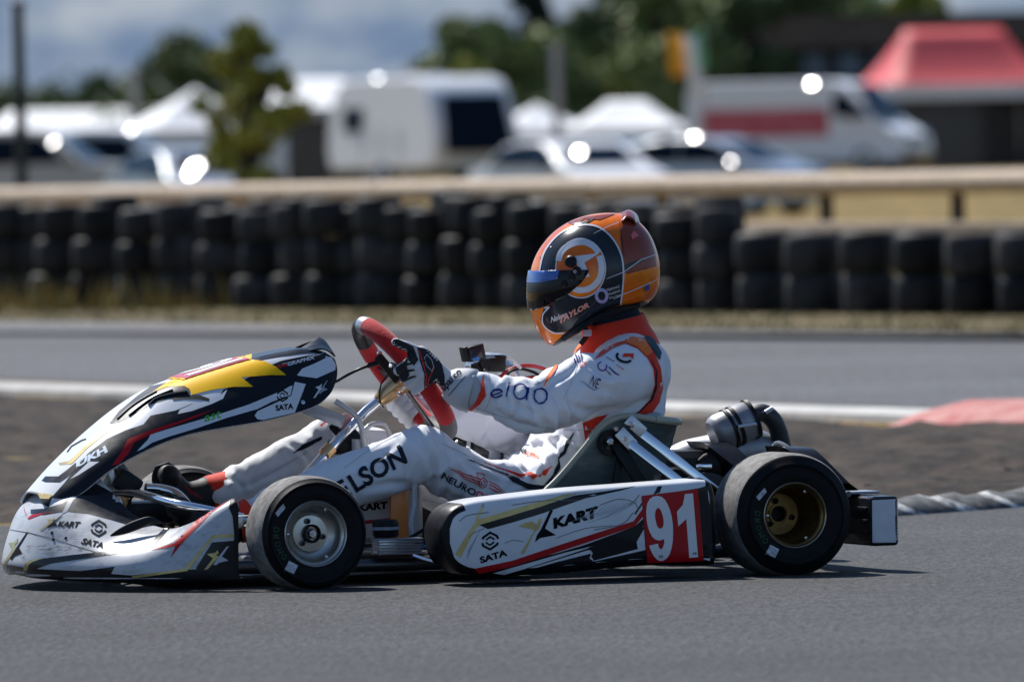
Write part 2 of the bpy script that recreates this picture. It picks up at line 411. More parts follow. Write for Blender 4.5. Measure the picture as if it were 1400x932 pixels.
for pl in gr_.data.polygons:
    if pl.center.y > 325: pl.material_index = 1
def line(u0, v0, u1, v1):
    a = G(u0, v0); b = G(u1, v1); d = (b - a) / (b.x - a.x); return lambda x: a.y + d.y * (x - a.x)
E1 = line(0, 721, 1400, 693); E2 = line(0, 541, 1400, 585); E3 = line(0, 520, 1400, 562); E4 = line(0, 441, 1400, 459); E5 = line(0, 419, 1400, 432)
def strip(name, fa, fb, z, material, n=2, m=1, x0=-18, x1=18):
    X = [x0 + (x1 - x0) * i / n for i in range(n + 1)]
    V = [(x, (fa(x) if callable(fa) else fa) * (1 - t / m) + (fb(x) if callable(fb) else fb) * (t / m), z) for t in range(m + 1) for x in X]
    F = [(i * (n + 1) + j, i * (n + 1) + j + 1, (i + 1) * (n + 1) + j + 1, (i + 1) * (n + 1) + j) for i in range(m) for j in range(n)]
    return kind(meshobj(name, V, F, material), 'structure')
strip('race_track', -8, lambda x: E1(x) + 0.05, 0.004, M_ASPH)
dirt = strip('infield_dirt', E1, lambda x: E2(x) + 0.1, 0.008, M_DIRT, 300, 120, -7, 7)
for v in dirt.data.vertices:
    p = v.co; edge = min(1, max(0, (p.y - E1(p.x)) / 0.5)) * min(1, max(0, (E2(p.x) - p.y) / 0.8))
    v.co.z += edge * (0.035 * mnoise.noise(Vector((p.x * 1.1, p.y * 0.8, 3))) + 0.022 * mnoise.noise(Vector((p.x * 4, p.y * 3, 9))) + 0.012 * mnoise.noise(Vector((p.x * 13, p.y * 9, 1))) + 0.01) - (1 - edge) * 0.02
dirt.data.polygons.foreach_set('use_smooth', [True] * len(dirt.data.polygons))
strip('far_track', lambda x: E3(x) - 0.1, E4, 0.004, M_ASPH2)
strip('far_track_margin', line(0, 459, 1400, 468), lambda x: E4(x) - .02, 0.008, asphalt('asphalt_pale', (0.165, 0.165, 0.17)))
strip('grass_verge', E4, lambda x: E5(x) + 4.0, 0.003, mat('verge_earth', (0.20, 0.15, 0.09), 0.95, col2=(0.09, 0.085, 0.04), vscale=2.5, spec=0.1, stretch=(1, .3, 1)))
# clods of earth on the dirt, far too many to count
rc = random.Random(5); mb = MB()
for i in range(5000):
    x = rc.uniform(-1.75, 2.0); y = E1(x) + 0.15 + (E2(x) - E1(x) - 0.4) * rc.random() ** 1.3; s = rc.choice((.004, .006, .008, .010, .014, .02)) * rc.uniform(.7, 1.3)
    c = Vector((x, y, 0.01 + 0.02 * mnoise.noise(Vector((x * 1.1, y * .8, 3)))))
    o = [Vector((1, 0, 0)), Vector((0, 1, 0)), Vector((-1, 0, 0)), Vector((0, -1, 0))]; rz = Matrix.Rotation(rc.uniform(0, 6), 3, 'Z')
    vv = [c + rz @ (q * s * rc.uniform(.6, 1.3)) + Vector((0, 0, s * rc.uniform(0, .4))) for q in o] + [c + Vector((0, 0, s * rc.uniform(.3, .6)))]
    mb.add((vv, [(0, 1, 4), (1, 2, 4), (2, 3, 4), (3, 0, 4)]))
M_CLOD = mat('earth_clod', (0.07, 0.06, 0.05), 0.95, col2=(0.03, 0.025, 0.02), vscale=3)
kind(mb.build('earth_clods', M_CLOD, None, False), 'stuff')
# the low pale kerb along the far edge of the infield: a sloped slab with a dark face towards the camera
def kerb(name, prof, material, x0, x1, n, fy):
    V = []; X = [x0 + (x1 - x0) * i / n for i in range(n + 1)]
    for x in X:
        for (dy, z) in prof(x): V.append((x, fy(x) + dy, z))
    k = len(prof(x0)); F = [(i * k + j, (i + 1) * k + j, (i + 1) * k + j + 1, i * k + j + 1) for i in range(n) for j in range(k - 1)]
    return kind(meshobj(name, V, F, material, None, True, 30), 'structure')
kerb('white_kerb', lambda x: [(-0.02, -0.02), (0.0, 0.026), (0.05, 0.036), (0.35, 0.042), (0.65, 0.038), (0.8, -0.02)], M_KERBW, -12, 2.95, 40, lambda x: E2(x) + 0.2)
rk = random.Random(11)
def redprof(x):
    t = min(1, max(0, (x - 1.28) / 0.26)); h = 0.105 * t ** 0.7 * (0.93 + 0.1 * mnoise.noise(Vector((x * 3, 0, 0)))) + 0.001; w_ = 0.5 + 0.5 * t
    return [(-0.45 * w_, -0.02), (-0.42 * w_, h * 0.35), (-0.25 * w_, h * 0.75), (0.1, h), (0.45 * w_, h * 0.9), (0.8 * w_, h * 0.4), (0.9 * w_, -0.02)]
redy = line(1205, 588, 1400, 590)
kerb('red_kerb', redprof, M_KERBR, 1.28, 6.0, 90, lambda x: redy(x) + 0.35)
# striped kerb on the inside edge of the near track
ms = bpy.data.materials.new('kerb_black_white_stripes'); ms.use_nodes = True; n = ms.node_tree.nodes; l = ms.node_tree.links; b = n['Principled BSDF']; b.inputs['Roughness'].default_value = 0.8
co = n.new('ShaderNodeTexCoord'); wv = n.new('ShaderNodeTexWave'); wv.wave_type = 'BANDS'; wv.bands_direction = 'X'; wv.inputs['Scale'].default_value = 3.6; wv.inputs['Distortion'].default_value = 1.6; wv.inputs['Detail'].default_value = 3; wv.inputs['Detail Scale'].default_value = 2.2
mpn = n.new('ShaderNodeMapping'); mpn.inputs['Rotation'].default_value = (0, R(52), R(0)); mpn.inputs['Scale'].default_value = (1, 1, 2.0)
l.new(co.outputs['Object'], mpn.inputs['Vector']); l.new(mpn.outputs[0], wv.inputs['Vector'])
rp = n.new('ShaderNodeValToRGB'); rp.color_ramp.elements[0].position = 0.78; rp.color_ramp.elements[0].color = (0.11, 0.112, 0.115, 1); rp.color_ramp.elements[1].position = 0.93; rp.color_ramp.elements[1].color = (0.62, 0.62, 0.6, 1)
t = n.new('ShaderNodeTexNoise'); t.inputs['Scale'].default_value = 22; t.inputs['Detail'].default_value = 6; l.new(co.outputs['Object'], t.inputs['Vector'])
mx = n.new('ShaderNodeMix'); mx.data_type = 'RGBA'; mx.blend_type = 'MULTIPLY'; mx.inputs['Factor'].default_value = 0.75
l.new(wv.outputs['Fac'], rp.inputs['Fac']); l.new(rp.outputs[0], mx.inputs['A'])
r2 = n.new('ShaderNodeValToRGB'); r2.color_ramp.elements[0].position = 0.35; r2.color_ramp.elements[1].position = 0.6; l.new(t.outputs['Fac'], r2.inputs['Fac']); l.new(r2.outputs[0], mx.inputs['B']); l.new(mx.outputs['Result'], b.inputs['Base Color'])
bp = n.new('ShaderNodeBump'); bp.inputs['Strength'].default_value = 0.4; bp.inputs['Distance'].default_value = 0.01; l.new(t.outputs['Fac'], bp.inputs['Height']); l.new(bp.outputs[0], b.inputs['Normal'])
def stripeprof(x):
    tt = min(1, max(0, (x - 0.72) / 0.1)); h = tt * (0.046 + 0.006 * math.sin(x * 62) + 0.006 * mnoise.noise(Vector((x * 7, 2, 0)))); return [(-0.03, -0.02), (0.0, h * 0.25), (0.03, h * 0.62), (0.09, h * 0.9), (0.17, h), (0.26, h * 0.9), (0.36, h * 0.4), (0.4, -0.02)]
ky_ = line(1232, 707, 1400, 695)
kerb('striped_kerb', stripeprof, ms, 0.72, 6.0, 160, lambda x: ky_(x))
# verges of dry grass, uncountable
M_BLADE = mat('grass_blades', (0.30, 0.23, 0.12), 0.85, col2=(0.13, 0.13, 0.05), vscale=1.2, spec=0.2)
M_BLADEG = mat('grass_blades_green', (0.20, 0.18, 0.05), 0.85, col2=(0.34, 0.23, 0.08), vscale=0.8, spec=0.2)
def blades(name, region, count, h0, h1, material, seed):
    r_ = random.Random(seed); V = []; F = []
    for i in range(count):
        x, y, z = region(r_); h = r_.uniform(h0, h1); a = r_.uniform(0, math.pi); wd = r_.uniform(.008, .02) * (1 + h); lx = r_.gauss(0, .3) * h; ly = r_.gauss(0, .3) * h
        k = len(V); V += [(x - math.cos(a) * wd, y - math.sin(a) * wd, z - .01), (x + math.cos(a) * wd, y + math.sin(a) * wd, z - .01), (x + lx, y + ly, z + h)]; F.append((k, k + 1, k + 2))
    return kind(meshobj(name, V, F, material, None, False), 'stuff')
blades('verge_grass', lambda r_: (lambda x: (x, E4(x) + (E5(x) - .15 - E4(x)) * r_.random(), 0))(r_.uniform(-5, 4.2)), 5000, .012, .035, M_BLADE, 1)
def field(r_):
    d = 70 + 75 * r_.random() ** 1.5; x = r_.uniform(-0.055, 0.055) * d; return (x, d, terrain(x, d))
blades('field_grass', field, 12000, .08, .26, M_BLADEG, 2)
wc = G(252, 412)
blades('weed_clump', lambda r_: (wc.x + r_.gauss(0, .09), wc.y - .15 + r_.gauss(0, .06), 0), 260, .06, .2, mat('weed_leaves', (0.16, 0.17, 0.02), 0.8, col2=(0.06, 0.09, 0.02), vscale=9), 3)

# ------------------------------------------------------------------ tyre barrier
M_BT = mat('barrier_tyre_rubber', (0.016, 0.0155, 0.0155), 0.62, var=0.4, vscale=5, spec=0.3, rvar=0.1)
TR, TH = 0.142, 0.2
prof = [(0.07, 0.02), (0.075, 0.0), (0.115, 0.0), (0.134, 0.014), (TR, 0.045), (TR, 0.155), (0.134, 0.186), (0.115, TH), (0.075, TH), (0.07, 0.18), (0.085, 0.1)]
tv, tf = lathe(prof, (0, 0, 0), (0, 0, 1), 22, closed=True)
tyre_kinds = []; M_BT2 = mat('barrier_tyre_faded', (0.035, 0.034, 0.034), 0.75, var=0.5, vscale=7, spec=0.25); M_BT3 = mat('barrier_tyre_deep', (0.008, 0.008, 0.008), 0.6, var=0.3, vscale=5, spec=0.25)
tyre0 = None; rt = random.Random(21)
def barrier_tyre(x, y, z, sx, sz, label, tilt=(0, 0)):
    global tyre0
    if tyre0 is None: o = tyre0 = meshobj('barrier_tyre', tv, tf, M_BT, None, True, 40)
    else: o = tyre0.copy(); scene.collection.objects.link(o)
    o.location = (x, y, z); o.scale = (sx, sx, sz); o.rotation_euler = (tilt[0], tilt[1], rt.uniform(0, 6))
    if o is not tyre0: o.data = rt.choice(tyre_kinds)
    elif not tyre_kinds:
        tyre_kinds.append(o.data)
        for q_ in (M_BT2, M_BT3): d_ = o.data.copy(); d_.materials[0] = q_; tyre_kinds.append(d_)
    tag(o, label, 'tyre', 'tyres stacked in the trackside barrier'); return o
LB3 = {0: 'black tyre in the bottom row of the three-high barrier', 1: 'black tyre in the middle row of the three-high barrier', 2: 'black tyre in the top row of the three-high barrier'}
LB2 = {0: 'black tyre in the bottom row of the two-high barrier', 1: 'black tyre in the top row of the two-high barrier'}
LC3 = {k: v.replace('barrier', 'barrier, second rank behind the first') for k, v in LB3.items()}; LC2 = {k: v.replace('barrier', 'barrier, second rank behind the first') for k, v in LB2.items()}
for row in (0, 1):
    u = -660.0 if row == 0 else -6.0
    while u < (2000 if row == 0 else 1440):
        base = G(u, 419 + (432 - 419) * u / 1400.0); two = u > 1000
        dpt = base.y + row * 0.27; ppm = FPX / dpt; step = (rt.uniform(44, 66) if not two else 70 * rt.uniform(.96, 1.06)); y = dpt + (rt.uniform(-.10, .12) if not two else rt.uniform(-.03, .03))
        s = ((62 if not two else step) * 0.5 / ppm) / TR * (rt.uniform(.98, 1.12) if not two else 1.05); bx = base.x * dpt / base.y
        if two:
            hz = 0.228 * rt.uniform(.97, 1.03)
            for k in range(2): barrier_tyre(bx + rt.uniform(-.015, .015), y + rt.uniform(-.02, .02), 0.002 + k * hz, s * rt.uniform(.96, 1.02), hz / TH * 0.985, (LB2 if row == 0 else LC2)[k])
        else:
            lean = rt.uniform(.10, .2) if (540 < u < 640 or 250 < u < 330) else rt.uniform(-.06, .06); hz = (0.215 if u < 880 else 0.198) * rt.uniform(.90, 1.06) * (1.06 if row else 1); nk_ = 3; tl = lean * .6
            for k in range(nk_): barrier_tyre(bx + rt.uniform(-.03, .03) + k * hz * lean, y + rt.uniform(-.03, .03), 0.002 + k * hz, s * rt.uniform(.92, 1.04), hz / TH * 0.985, (LB3 if row == 0 else LC3)[k], (0, tl))
        u += step
# ------------------------------------------------------------------ post and rail fence behind the barrier
M_WOOD = mat('weathered_timber', (0.60, 0.48, 0.36), 0.8, col2=(0.42, 0.33, 0.24), vscale=1.6, bump=0.3, bscale=30, stretch=(1, 8, 8))
M_WOODD = mat('post_timber', (0.10, 0.075, 0.055), 0.85, var=0.3, vscale=8)
def fdepth(u): return 88.0 - 14.0 * u / 1400.0
fence = empty('rail_fence', (0, 80, 0)); tag(fence, 'low timber post and rail fence behind the tyre barrier', 'fence')
def frel(p): return Vector(p) - Vector((0, 80, 0))
cuts = [-700, -380, -60, 230, 520, 810, 1130, 1460, 1780, 2100]
for a, b_ in zip(cuts[:-1], cuts[1:]):
    def rp_(u): return D(u, 270.5 - 23.5 * u / 1400.0, fdepth(u))
    p = frel(rp_(a + 1)); q = frel(rp_(b_ - 1)); MB().add(tube([p, p.lerp(q, .33), p.lerp(q, .66), q], 0.076, 14)).build('rail', M_WOOD, fence)
for u_ in (-560, -380, -200, -60, 1490, 1670, 1850, 2030, 60, 230, 360, 520, 655, 810, 905, 962, 1130, 1310):
    t_ = D(u_, 262, fdepth(u_)); zt = D(u_, 270.5 - 23.5 * u_ / 1400.0, fdepth(u_)).z
    MB().add(rbox(frel((t_.x, t_.y + 0.12, zt / 2 - 0.05)), (0.095, 0.085, zt + 0.1), 0.01)).build('post', M_WOODD, fence)
# low timber edging behind the two-high tyres
p = D(1008, 311, 72.6); q = D(1450, 311, 69); tag(MB().add(beam((p.x, p.y, p.z), (q.x, q.y, q.z), 0.07, 0.12, 0.01)).build('timber_edging', M_WOOD), 'pale timber beam lying along behind the two-high tyres', 'beam')
o = bpy.data.objects['timber_edging']
for k in range(4):
    a = p.lerp(q, (k + .15) / 3.4); MB().add(rbox((a.x, a.y + 0.02, (a.z - .035) / 2), (0.08, 0.09, a.z - .035), 0.005)).build('support', M_WOODD, o)
# ------------------------------------------------------------------ poles
M_POLE = mat('dark_pole', (0.02, 0.026, 0.022), 0.6); M_POLEW = mat('pale_post', (0.45, 0.42, 0.42), 0.6, var=0.1, vscale=3)
b0 = D(30, 262, 92); t0 = D(23, 8, 92)
pole = empty('fence_pole', (b0.x, b0.y, 0)); tag(pole, 'tall dark slender pole beside the cream off-roader', 'pole')
MB().add(tube([(0, 0, -0.1), (0, 0, t0.z)], [0.05, 0.045], 10)).build('shaft', M_POLE, pole); MB().add(lathe([(0.001, 0), (0.06, 0), (0.06, .03), (.001, .06)], (0, 0, t0.z - .005), (0, 0, 1), 10)).build('cap', M_POLE, pole)
for (u_, v0, v1, dep, wd, lb) in ((183, 96, 230, 250, .16, 'pale square post beside the dark round tree'), (760, 62, 230, 240, .19, 'tall pale square post in front of the hedge of trees'), (559, 86, 230, 300, .15, 'short pale post behind the white caravan')):
    tp = D(u_, v0, dep); gz = terrain(tp.x, tp.y)
    po = empty('marker_post', (tp.x, tp.y, gz)); tag(po, lb, 'post')
    MB().add(rbox((0, 0, (tp.z - gz) / 2 - .1), (wd, wd, tp.z - gz + .2), .02)).build('shaft', M_POLEW, po); MB().add(rbox((0, 0, tp.z - gz + .015), (wd * 1.15, wd * 1.15, .03), .01)).build('cap', M_POLEW, po)

# ------------------------------------------------------------------ vehicles
M_VW = mat('van_white', (0.87, 0.88, 0.89), 0.35, coat=0.3); M_CRM = mat('car_cream', (0.55, 0.50, 0.43), 0.35, coat=0.5); M_SLV = mat('car_silver', (0.45, 0.47, 0.50), 0.3, metal=0.5, coat=0.6)
M_CDK = mat('car_dark', (0.03, 0.035, 0.045), 0.25, coat=0.8); M_CBL = mat('car_grey_blue', (0.22, 0.27, 0.32), 0.3, metal=0.3, coat=0.6)
M_GLS = mat('car_glass', (0.005, 0.012, 0.024), 0.15, spec=0.08); M_CT = mat('car_tyre', (0.015, 0.015, 0.015), 0.7); M_LAMP = mat('lamp_lens', (0.75, 0.76, 0.78), 0.08, metal=1.0)
M_GLINT = mat('glint_mirror', (0.95, 0.95, 0.97), 0.22, metal=1.0)  # mirror finish of the domes added for sun glints
def body(prof, hw, belt, top, taper, nz=7):
    # closed side profile (x,z) lofted across the width with rounded flanks and a tumblehome above the belt line
    V = []; ks = [(-1, .94), (-.97, .985), (-.85, 1), (0, 1.0), (.85, 1), (.97, .985), (1, .94)]
    cx = sum(p[0] for p in prof) / len(prof); cz = sum(p[1] for p in prof) / len(prof)
    for (k, s) in ks:
        for (x, z) in prof:
            t = max(0.0, (z - belt) / max(0.01, top - belt)); yy = k * hw * (1 - taper * t)
            V.append((cx + (x - cx) * (0.5 + 0.5 * s), yy, cz + (z - cz) * s))
    n = len(prof); F = [(i * n + j, i * n + (j + 1) % n, (i + 1) * n + (j + 1) % n, (i + 1) * n + j) for i in range(len(ks) - 1) for j in range(n)]
    F += [tuple(range(n)), tuple(len(V) - 1 - j for j in range(n))]; return V, F
def side(poly, hw, belt, top, taper, s):     # a window lying on a flank
    v = []
    for (x, z) in poly:
        t = max(0.0, (z - belt) / max(0.01, top - belt)); v.append((x, s * (hw * (1 - taper * t) + 0.012), z))
    v2 = [(a, b_ - s * 0.03, c) for a, b_, c in v]; n = len(poly)
    return v + v2, [tuple(range(n))] + [(j, (j + 1) % n, n + (j + 1) % n, n + j) for j in range(n)]
def wheel(x, y, r, s):
    return lathe([(0.001, 0), (r * .55, .0), (r * .62, .02), (r * .92, .02), (r, -.03), (r, -.2), (0.001, -.2)], (x, y, r), (0, s, 0), 20)
def slab(p4, th):                            # a pane of four points with thickness along its normal
    p = [Vector(q) for q in p4]; nn = (p[1] - p[0]).cross(p[3] - p[0]).normalized() * th
    return p + [q - nn for q in p], [(0, 1, 2, 3), (7, 6, 5, 4), (0, 4, 5, 1), (1, 5, 6, 2), (2, 6, 7, 3), (3, 7, 4, 0)]
def vehicle(name, label, cat, u, depth, yaw, prof, hw, belt, top, taper, paint, wheels, wr, sidewins, screens, lamps, extra=None, group=None, zoff=None):
    c = D(u, 200, depth); z = terrain(c.x, c.y) if zoff is None else zoff
    o = empty(name, (c.x, c.y, z), R(yaw)); tag(o, label, cat, group)
    MB().add(body(prof, hw, belt, top, taper)).build('body', paint, o, True, 40)
    for x in wheels:
        for s in (-1, 1):
            MB().add(wheel(x, s * (hw - .02), wr, s)).build('wheel', M_CT, o)
            MB().add(lathe([(.001, .012), (wr * .5, .012), (wr * .6, -.01)], (x, s * (hw - .02), wr), (0, s, 0), 16)).build('hubcap', M_ALU, o)
    for pl in sidewins:
        for s in (-1, 1): MB().add(side(pl, hw, belt, top, taper, s)).build('side_window', M_GLS, o, False)
    for (nm, p4) in screens: MB().add(slab(p4, .03)).build(nm, M_GLS, o, False)
    for (x, yy, zz, r_) in lamps:
        for s in (-1, 1): MB().add(lathe([(.001, .07), (r_ * .5, .06), (r_ * .85, .035), (r_, 0), (r_, -.08)], (x, s * yy, zz), (1 if x > 0 else -1, 0, .1), 14)).build('headlamp' if x > 0 else 'tail_lamp', M_LAMP, o)
    if extra: extra(o)
    return o
def mirror_(o, x, y, z, s=.13):
    for k in (-1, 1): MB().add(rbox((x, k * y, z), (.1, .2, s), .03)).build('wing_mirror', M_CDK, o)
def glint(o, p, r, name='added_glint_dome'):
    # shallow mirror dome added to throw a sun glint at the camera
    c = o.location + Matrix.Rotation(o.rotation_euler.z, 3, 'Z') @ Vector(p); h = ((CAM - c).normalized() + SUN).normalized(); ax = Matrix.Rotation(-o.rotation_euler.z, 3, 'Z') @ h
    prof = [(r * 1.6 * math.sin(a * .02), r * 1.6 * (math.cos(a * .02) - math.cos(.14)) + .012) for a in range(8)] + [(r * 1.6 * math.sin(.14), -.05)]
    MB().add(lathe(prof, p, ax, 20)).build(name, M_GLINT, o)
# white panel van: front to the right of the picture, turned a little to the camera
vp = [(-2.95, .35), (-2.97, 1.4), (-2.93, 2.3), (-2.85, 2.46), (-2.6, 2.52), (.6, 2.52), (1.15, 2.47), (1.5, 2.3), (2.35, 1.38), (2.55, 1.28), (2.95, 1.05), (3.02, .8), (3.02, .45), (2.9, .33)]
def vanx(o):
    for s in (-1, 1): MB().add(side([(-2.5, .98), (1.0, .98), (1.0, 1.7), (-2.5, 1.7)], 1.0, 1.3, 2.5, .07, s)).build('sign_panel', mat('van_red_sign', (0.55, 0.07, 0.09), 0.4, col2=(0.62, 0.16, 0.18), vscale=1.1), o, False)
    mirror_(o, 1.75, 1.15, 1.5, .3); MB().add(rbox((3.0, 0, .5), (.12, 1.9, .25), .05)).build('front_bumper', M_CDK, o)
    MB().add(rbox((3.0, 0, .88), (.06, 1.1, .22), .03)).build('grille', M_CDK, o)
    glint(o, (.55, -.95, 2.30), .42); glint(o, (.85, -1.03, 1.72), .42)
vehicle('panel_van', 'white high-roof panel van with a red sign on its flank', 'van', 1104, 288, -24, [(x, z * .95) for x, z in vp], 1.0, 1.3, 2.5, .07, M_VW, (-1.8, 1.95), .34,
        [[(1.12, 1.45), (1.12, 2.05), (1.45, 2.05), (2.1, 1.45)]], [('windscreen', [(2.36, -.88, 1.44), (2.36, .88, 1.44), (1.58, .82, 2.27), (1.58, -.82, 2.27)])], [(2.93, .78, .98, .13)], vanx)
# white caravan, end window towards the camera's right
cp = [(-2.6, .45), (-2.75, .8), (-2.7, 1.5), (-2.45, 2.2), (-2.1, 2.5), (-1.5, 2.58), (1.6, 2.58), (2.1, 2.5), (2.45, 2.1), (2.72, 1.4), (2.75, .8), (2.6, .45)]
def carx(o):
    MB().add(rbox((-3.4, 0, .5), (1.4, .1, .08), .02)).build('tow_bar', M_STEEL, o)
    MB().add(rbox((.3, 0, 2.6), (.9, .7, .1), .03)).build('roof_vent', M_VW, o); glint(o, (-.9, -.7, 2.56), .3)
    for k in (-.9, 0, .9): MB().add(rbox((k, -1.12, 1.02), (.02, .02, .9), .0)).build('seam', M_GREY, o)
vehicle('caravan', 'white touring caravan with a big dark front window and rounded roof', 'caravan', 578, 266, -62, cp, 1.12, 1.2, 2.6, .05, M_VW, (0.1,), .33,
        [[(-1.9, 1.35), (-1.9, 1.9), (-.9, 1.9), (-.9, 1.35)]], [('front_window', [(2.94, -.90, .80), (2.94, .90, .80), (2.56, .78, 2.15), (2.56, -.78, 2.15)])], [(-2.72, .9, .9, .09)], carx)
# cars
sed = [(-2.1, .25), (-2.15, .6), (-2.1, .92), (-1.55, 1.0), (-1.0, 1.36), (-.4, 1.44), (.3, 1.42), (.75, 1.3), (1.35, .98), (2.0, .82), (2.15, .6), (2.12, .25)]
sw = [[(-1.35, 1.02), (-.95, 1.32), (-.15, 1.38), (-.15, 1.0)], [(-.07, 1.0), (-.07, 1.38), (.3, 1.37), (.68, 1.26), (1.1, 1.0)]]
scr = [('windscreen', [(1.32, -.66, 1.01), (1.32, .66, 1.01), (.72, .58, 1.34), (.72, -.58, 1.34)]), ('rear_window', [(-1.56, .64, 1.02), (-1.56, -.64, 1.02), (-1.02, -.58, 1.37), (-1.02, .58, 1.37)])]
suv = [(-2.2, .35), (-2.25, .8), (-2.2, 1.15), (-2.05, 1.7), (-1.8, 1.82), (-.5, 1.86), (.2, 1.82), (.95, 1.2), (1.9, 1.1), (2.15, .95), (2.2, .4)]
svw = [[(-1.9, 1.2), (-1.8, 1.68), (-.95, 1.72), (-.95, 1.18)], [(-.87, 1.18), (-.87, 1.72), (.1, 1.7), (.2, 1.62), (.62, 1.2)]]
svs = [('windscreen', [(.97, -.75, 1.22), (.97, .75, 1.22), (.24, .66, 1.78), (.24, -.66, 1.78)]), ('rear_window', [(-2.22, .66, 1.2), (-2.22, -.66, 1.2), (-2.08, -.62, 1.66), (-2.08, .62, 1.66)])]
gq = 'cars parked in the paddock'
vehicle('parked_car', 'cream boxy off-roader parked beside the tall dark pole', 'car', 62, 218, -12, suv, .9, 1.15, 1.85, .14, M_CRM, (-1.4, 1.35), .36, svw, svs, [(2.12, .65, .85, .12)],
        lambda o: (mirror_(o, .75, .98, 1.2), glint(o, (.35, -.84, 1.58), .36)), gq)
vehicle('parked_car', 'silver grey estate car with dark windows behind the cream off-roader', 'car', 172, 236, -8, suv, .9, 1.15, 1.85, .16, M_SLV, (-1.4, 1.35), .35, svw, svs, [(2.12, .65, .85, .12)],
        lambda o: (mirror_(o, .75, .98, 1.2), glint(o, (.2, -.6, 1.8), .26)), gq)
vehicle('parked_car', 'white saloon car facing out beside the white caravan', 'car', 778, 196, -62, sed, .9, .98, 1.44, .2, M_VW, (-1.35, 1.35), .32, sw, scr, [(2.05, .62, .68, .11)],
        lambda o: (mirror_(o, .9, .98, 1.0), glint(o, (.95, -.35, 1.19), .5)), gq)
vehicle('parked_car', 'grey blue saloon car between the white saloon and the silver one', 'car', 866, 212, -50, sed, .9, .98, 1.44, .2, M_CBL, (-1.35, 1.35), .32, sw, scr, [(2.05, .62, .68, .11)], lambda o: mirror_(o, .9, .98, 1.0), gq)
vehicle('parked_car', 'silver saloon car parked in front of the panel van', 'car', 965, 204, -30, sed, .9, .98, 1.44, .2, M_SLV, (-1.35, 1.35), .32, sw, scr, [(2.05, .62, .68, .11)],
        lambda o: (mirror_(o, .9, .98, 1.0), glint(o, (.1, -.62, 1.40), .42), glint(o, (.95, -.9, .98), .5)), gq)
vehicle('parked_car', 'pale grey hatchback half hidden behind the small green tree', 'car', 262, 190, -70, sed, .9, .98, 1.44, .2, M_SLV, (-1.35, 1.35), .32, sw, scr, [(2.05, .62, .68, .11)],
        lambda o: (mirror_(o, .9, .98, 1.0), glint(o, (1.2, -.35, 1.10), .6), glint(o, (1.45, -.5, 1.0), .42)), gq)

# ------------------------------------------------------------------ gazebos
M_TENTW = mat('tent_white', (0.80, 0.81, 0.82), 0.7, var=0.05, vscale=1); M_TENTR = mat('tent_red', (0.62, 0.075, 0.085), 0.65, var=0.08, vscale=1); M_TENTG = mat('tent_grey', (0.45, 0.46, 0.5), 0.7)
def gazebo(label, u, depth, wx, wy, eave, peak, roofm, valm, yaw=0, ridge=0.0, walls=None, valh=.28, group=None):
    c = D(u, 200, depth); z = terrain(c.x, c.y); o = empty('gazebo', (c.x, c.y, z), R(yaw)); tag(o, label, 'gazebo', group)
    cs = [(-wx / 2, -wy / 2), (wx / 2, -wy / 2), (wx / 2, wy / 2), (-wx / 2, wy / 2)]; tops = [(-ridge / 2, 0), (ridge / 2, 0), (ridge / 2, 0), (-ridge / 2, 0)]
    for i in range(4):   # four roof faces with a sag
        a, b_ = cs[i], cs[(i + 1) % 4]; ta, tb = tops[i], tops[(i + 1) % 4]; V = []; F = []; N = 8
        for r_ in range(N + 1):
            t = r_ / N; h = eave + (peak - eave) * (t ** 1.35)
            for q in range(N + 1):
                s = q / N; e = (a[0] + (b_[0] - a[0]) * s, a[1] + (b_[1] - a[1]) * s); p_ = (ta[0] + (tb[0] - ta[0]) * s, ta[1] + (tb[1] - ta[1]) * s)
                V.append((e[0] + (p_[0] - e[0]) * t, e[1] + (p_[1] - e[1]) * t, h - .07 * math.sin(math.pi * s) * (1 - t)))
        F = [(r_ * (N + 1) + q, r_ * (N + 1) + q + 1, (r_ + 1) * (N + 1) + q + 1, (r_ + 1) * (N + 1) + q) for r_ in range(N) for q in range(N)]
        rm = roofm if not isinstance(roofm, list) else roofm[i]
        shell(meshobj('roof_panel', V, F, rm, o), .01)
        MB().add(beam((a[0], a[1], eave - valh / 2), (b_[0], b_[1], eave - valh / 2), valh, .02, 0, (b_[1] - a[1], a[0] - b_[0], 0))).build('valance', valm, o, False)
        MB().add(rbox((a[0] * .99, a[1] * .99, eave / 2), (.06, .06, eave), .005)).build('leg', M_ALU, o)
        if walls and i in walls: MB().add(beam((a[0], a[1], (eave - valh) / 2), (b_[0], b_[1], (eave - valh) / 2), eave - valh, .015, 0, (b_[1] - a[1], a[0] - b_[0], 0))).build('side_wall', walls[i] if isinstance(walls, dict) else valm, o, False)
    return o
gazebo('red pop-up gazebo beside the white panel van', 1306, 306, 4.7, 3.4, 2.3, 3.8, [M_TENTR, M_TENTG, M_TENTR, M_TENTR], M_TENTW, 14, 2.7, {2: M_CDK, 1: M_CDK}, .38)  # near-black walls added to stand in for the shade inside
gw = 'white gazebos in the paddock'
gazebo('white gazebo with one closed wall behind the small green tree', 268, 246, 3.4, 3.0, 1.75, 2.65, M_TENTW, M_TENTW, 12, 0, (0,), .25, gw)
gazebo('white gazebo joined to the end of the caravan', 436, 296, 3.4, 3.2, 2.0, 2.75, M_TENTW, M_TENTG, -14, 1.5, {1: M_TENTG, 2: M_CDK}, .25, gw)  # back wall coloured dark in place of the shaded interior
gazebo('white gazebo between the caravan and the pale post', 735, 300, 3.0, 3.0, 1.3, 2.0, M_TENTW, M_TENTW, 10, 0, (0, 1), .25, gw)
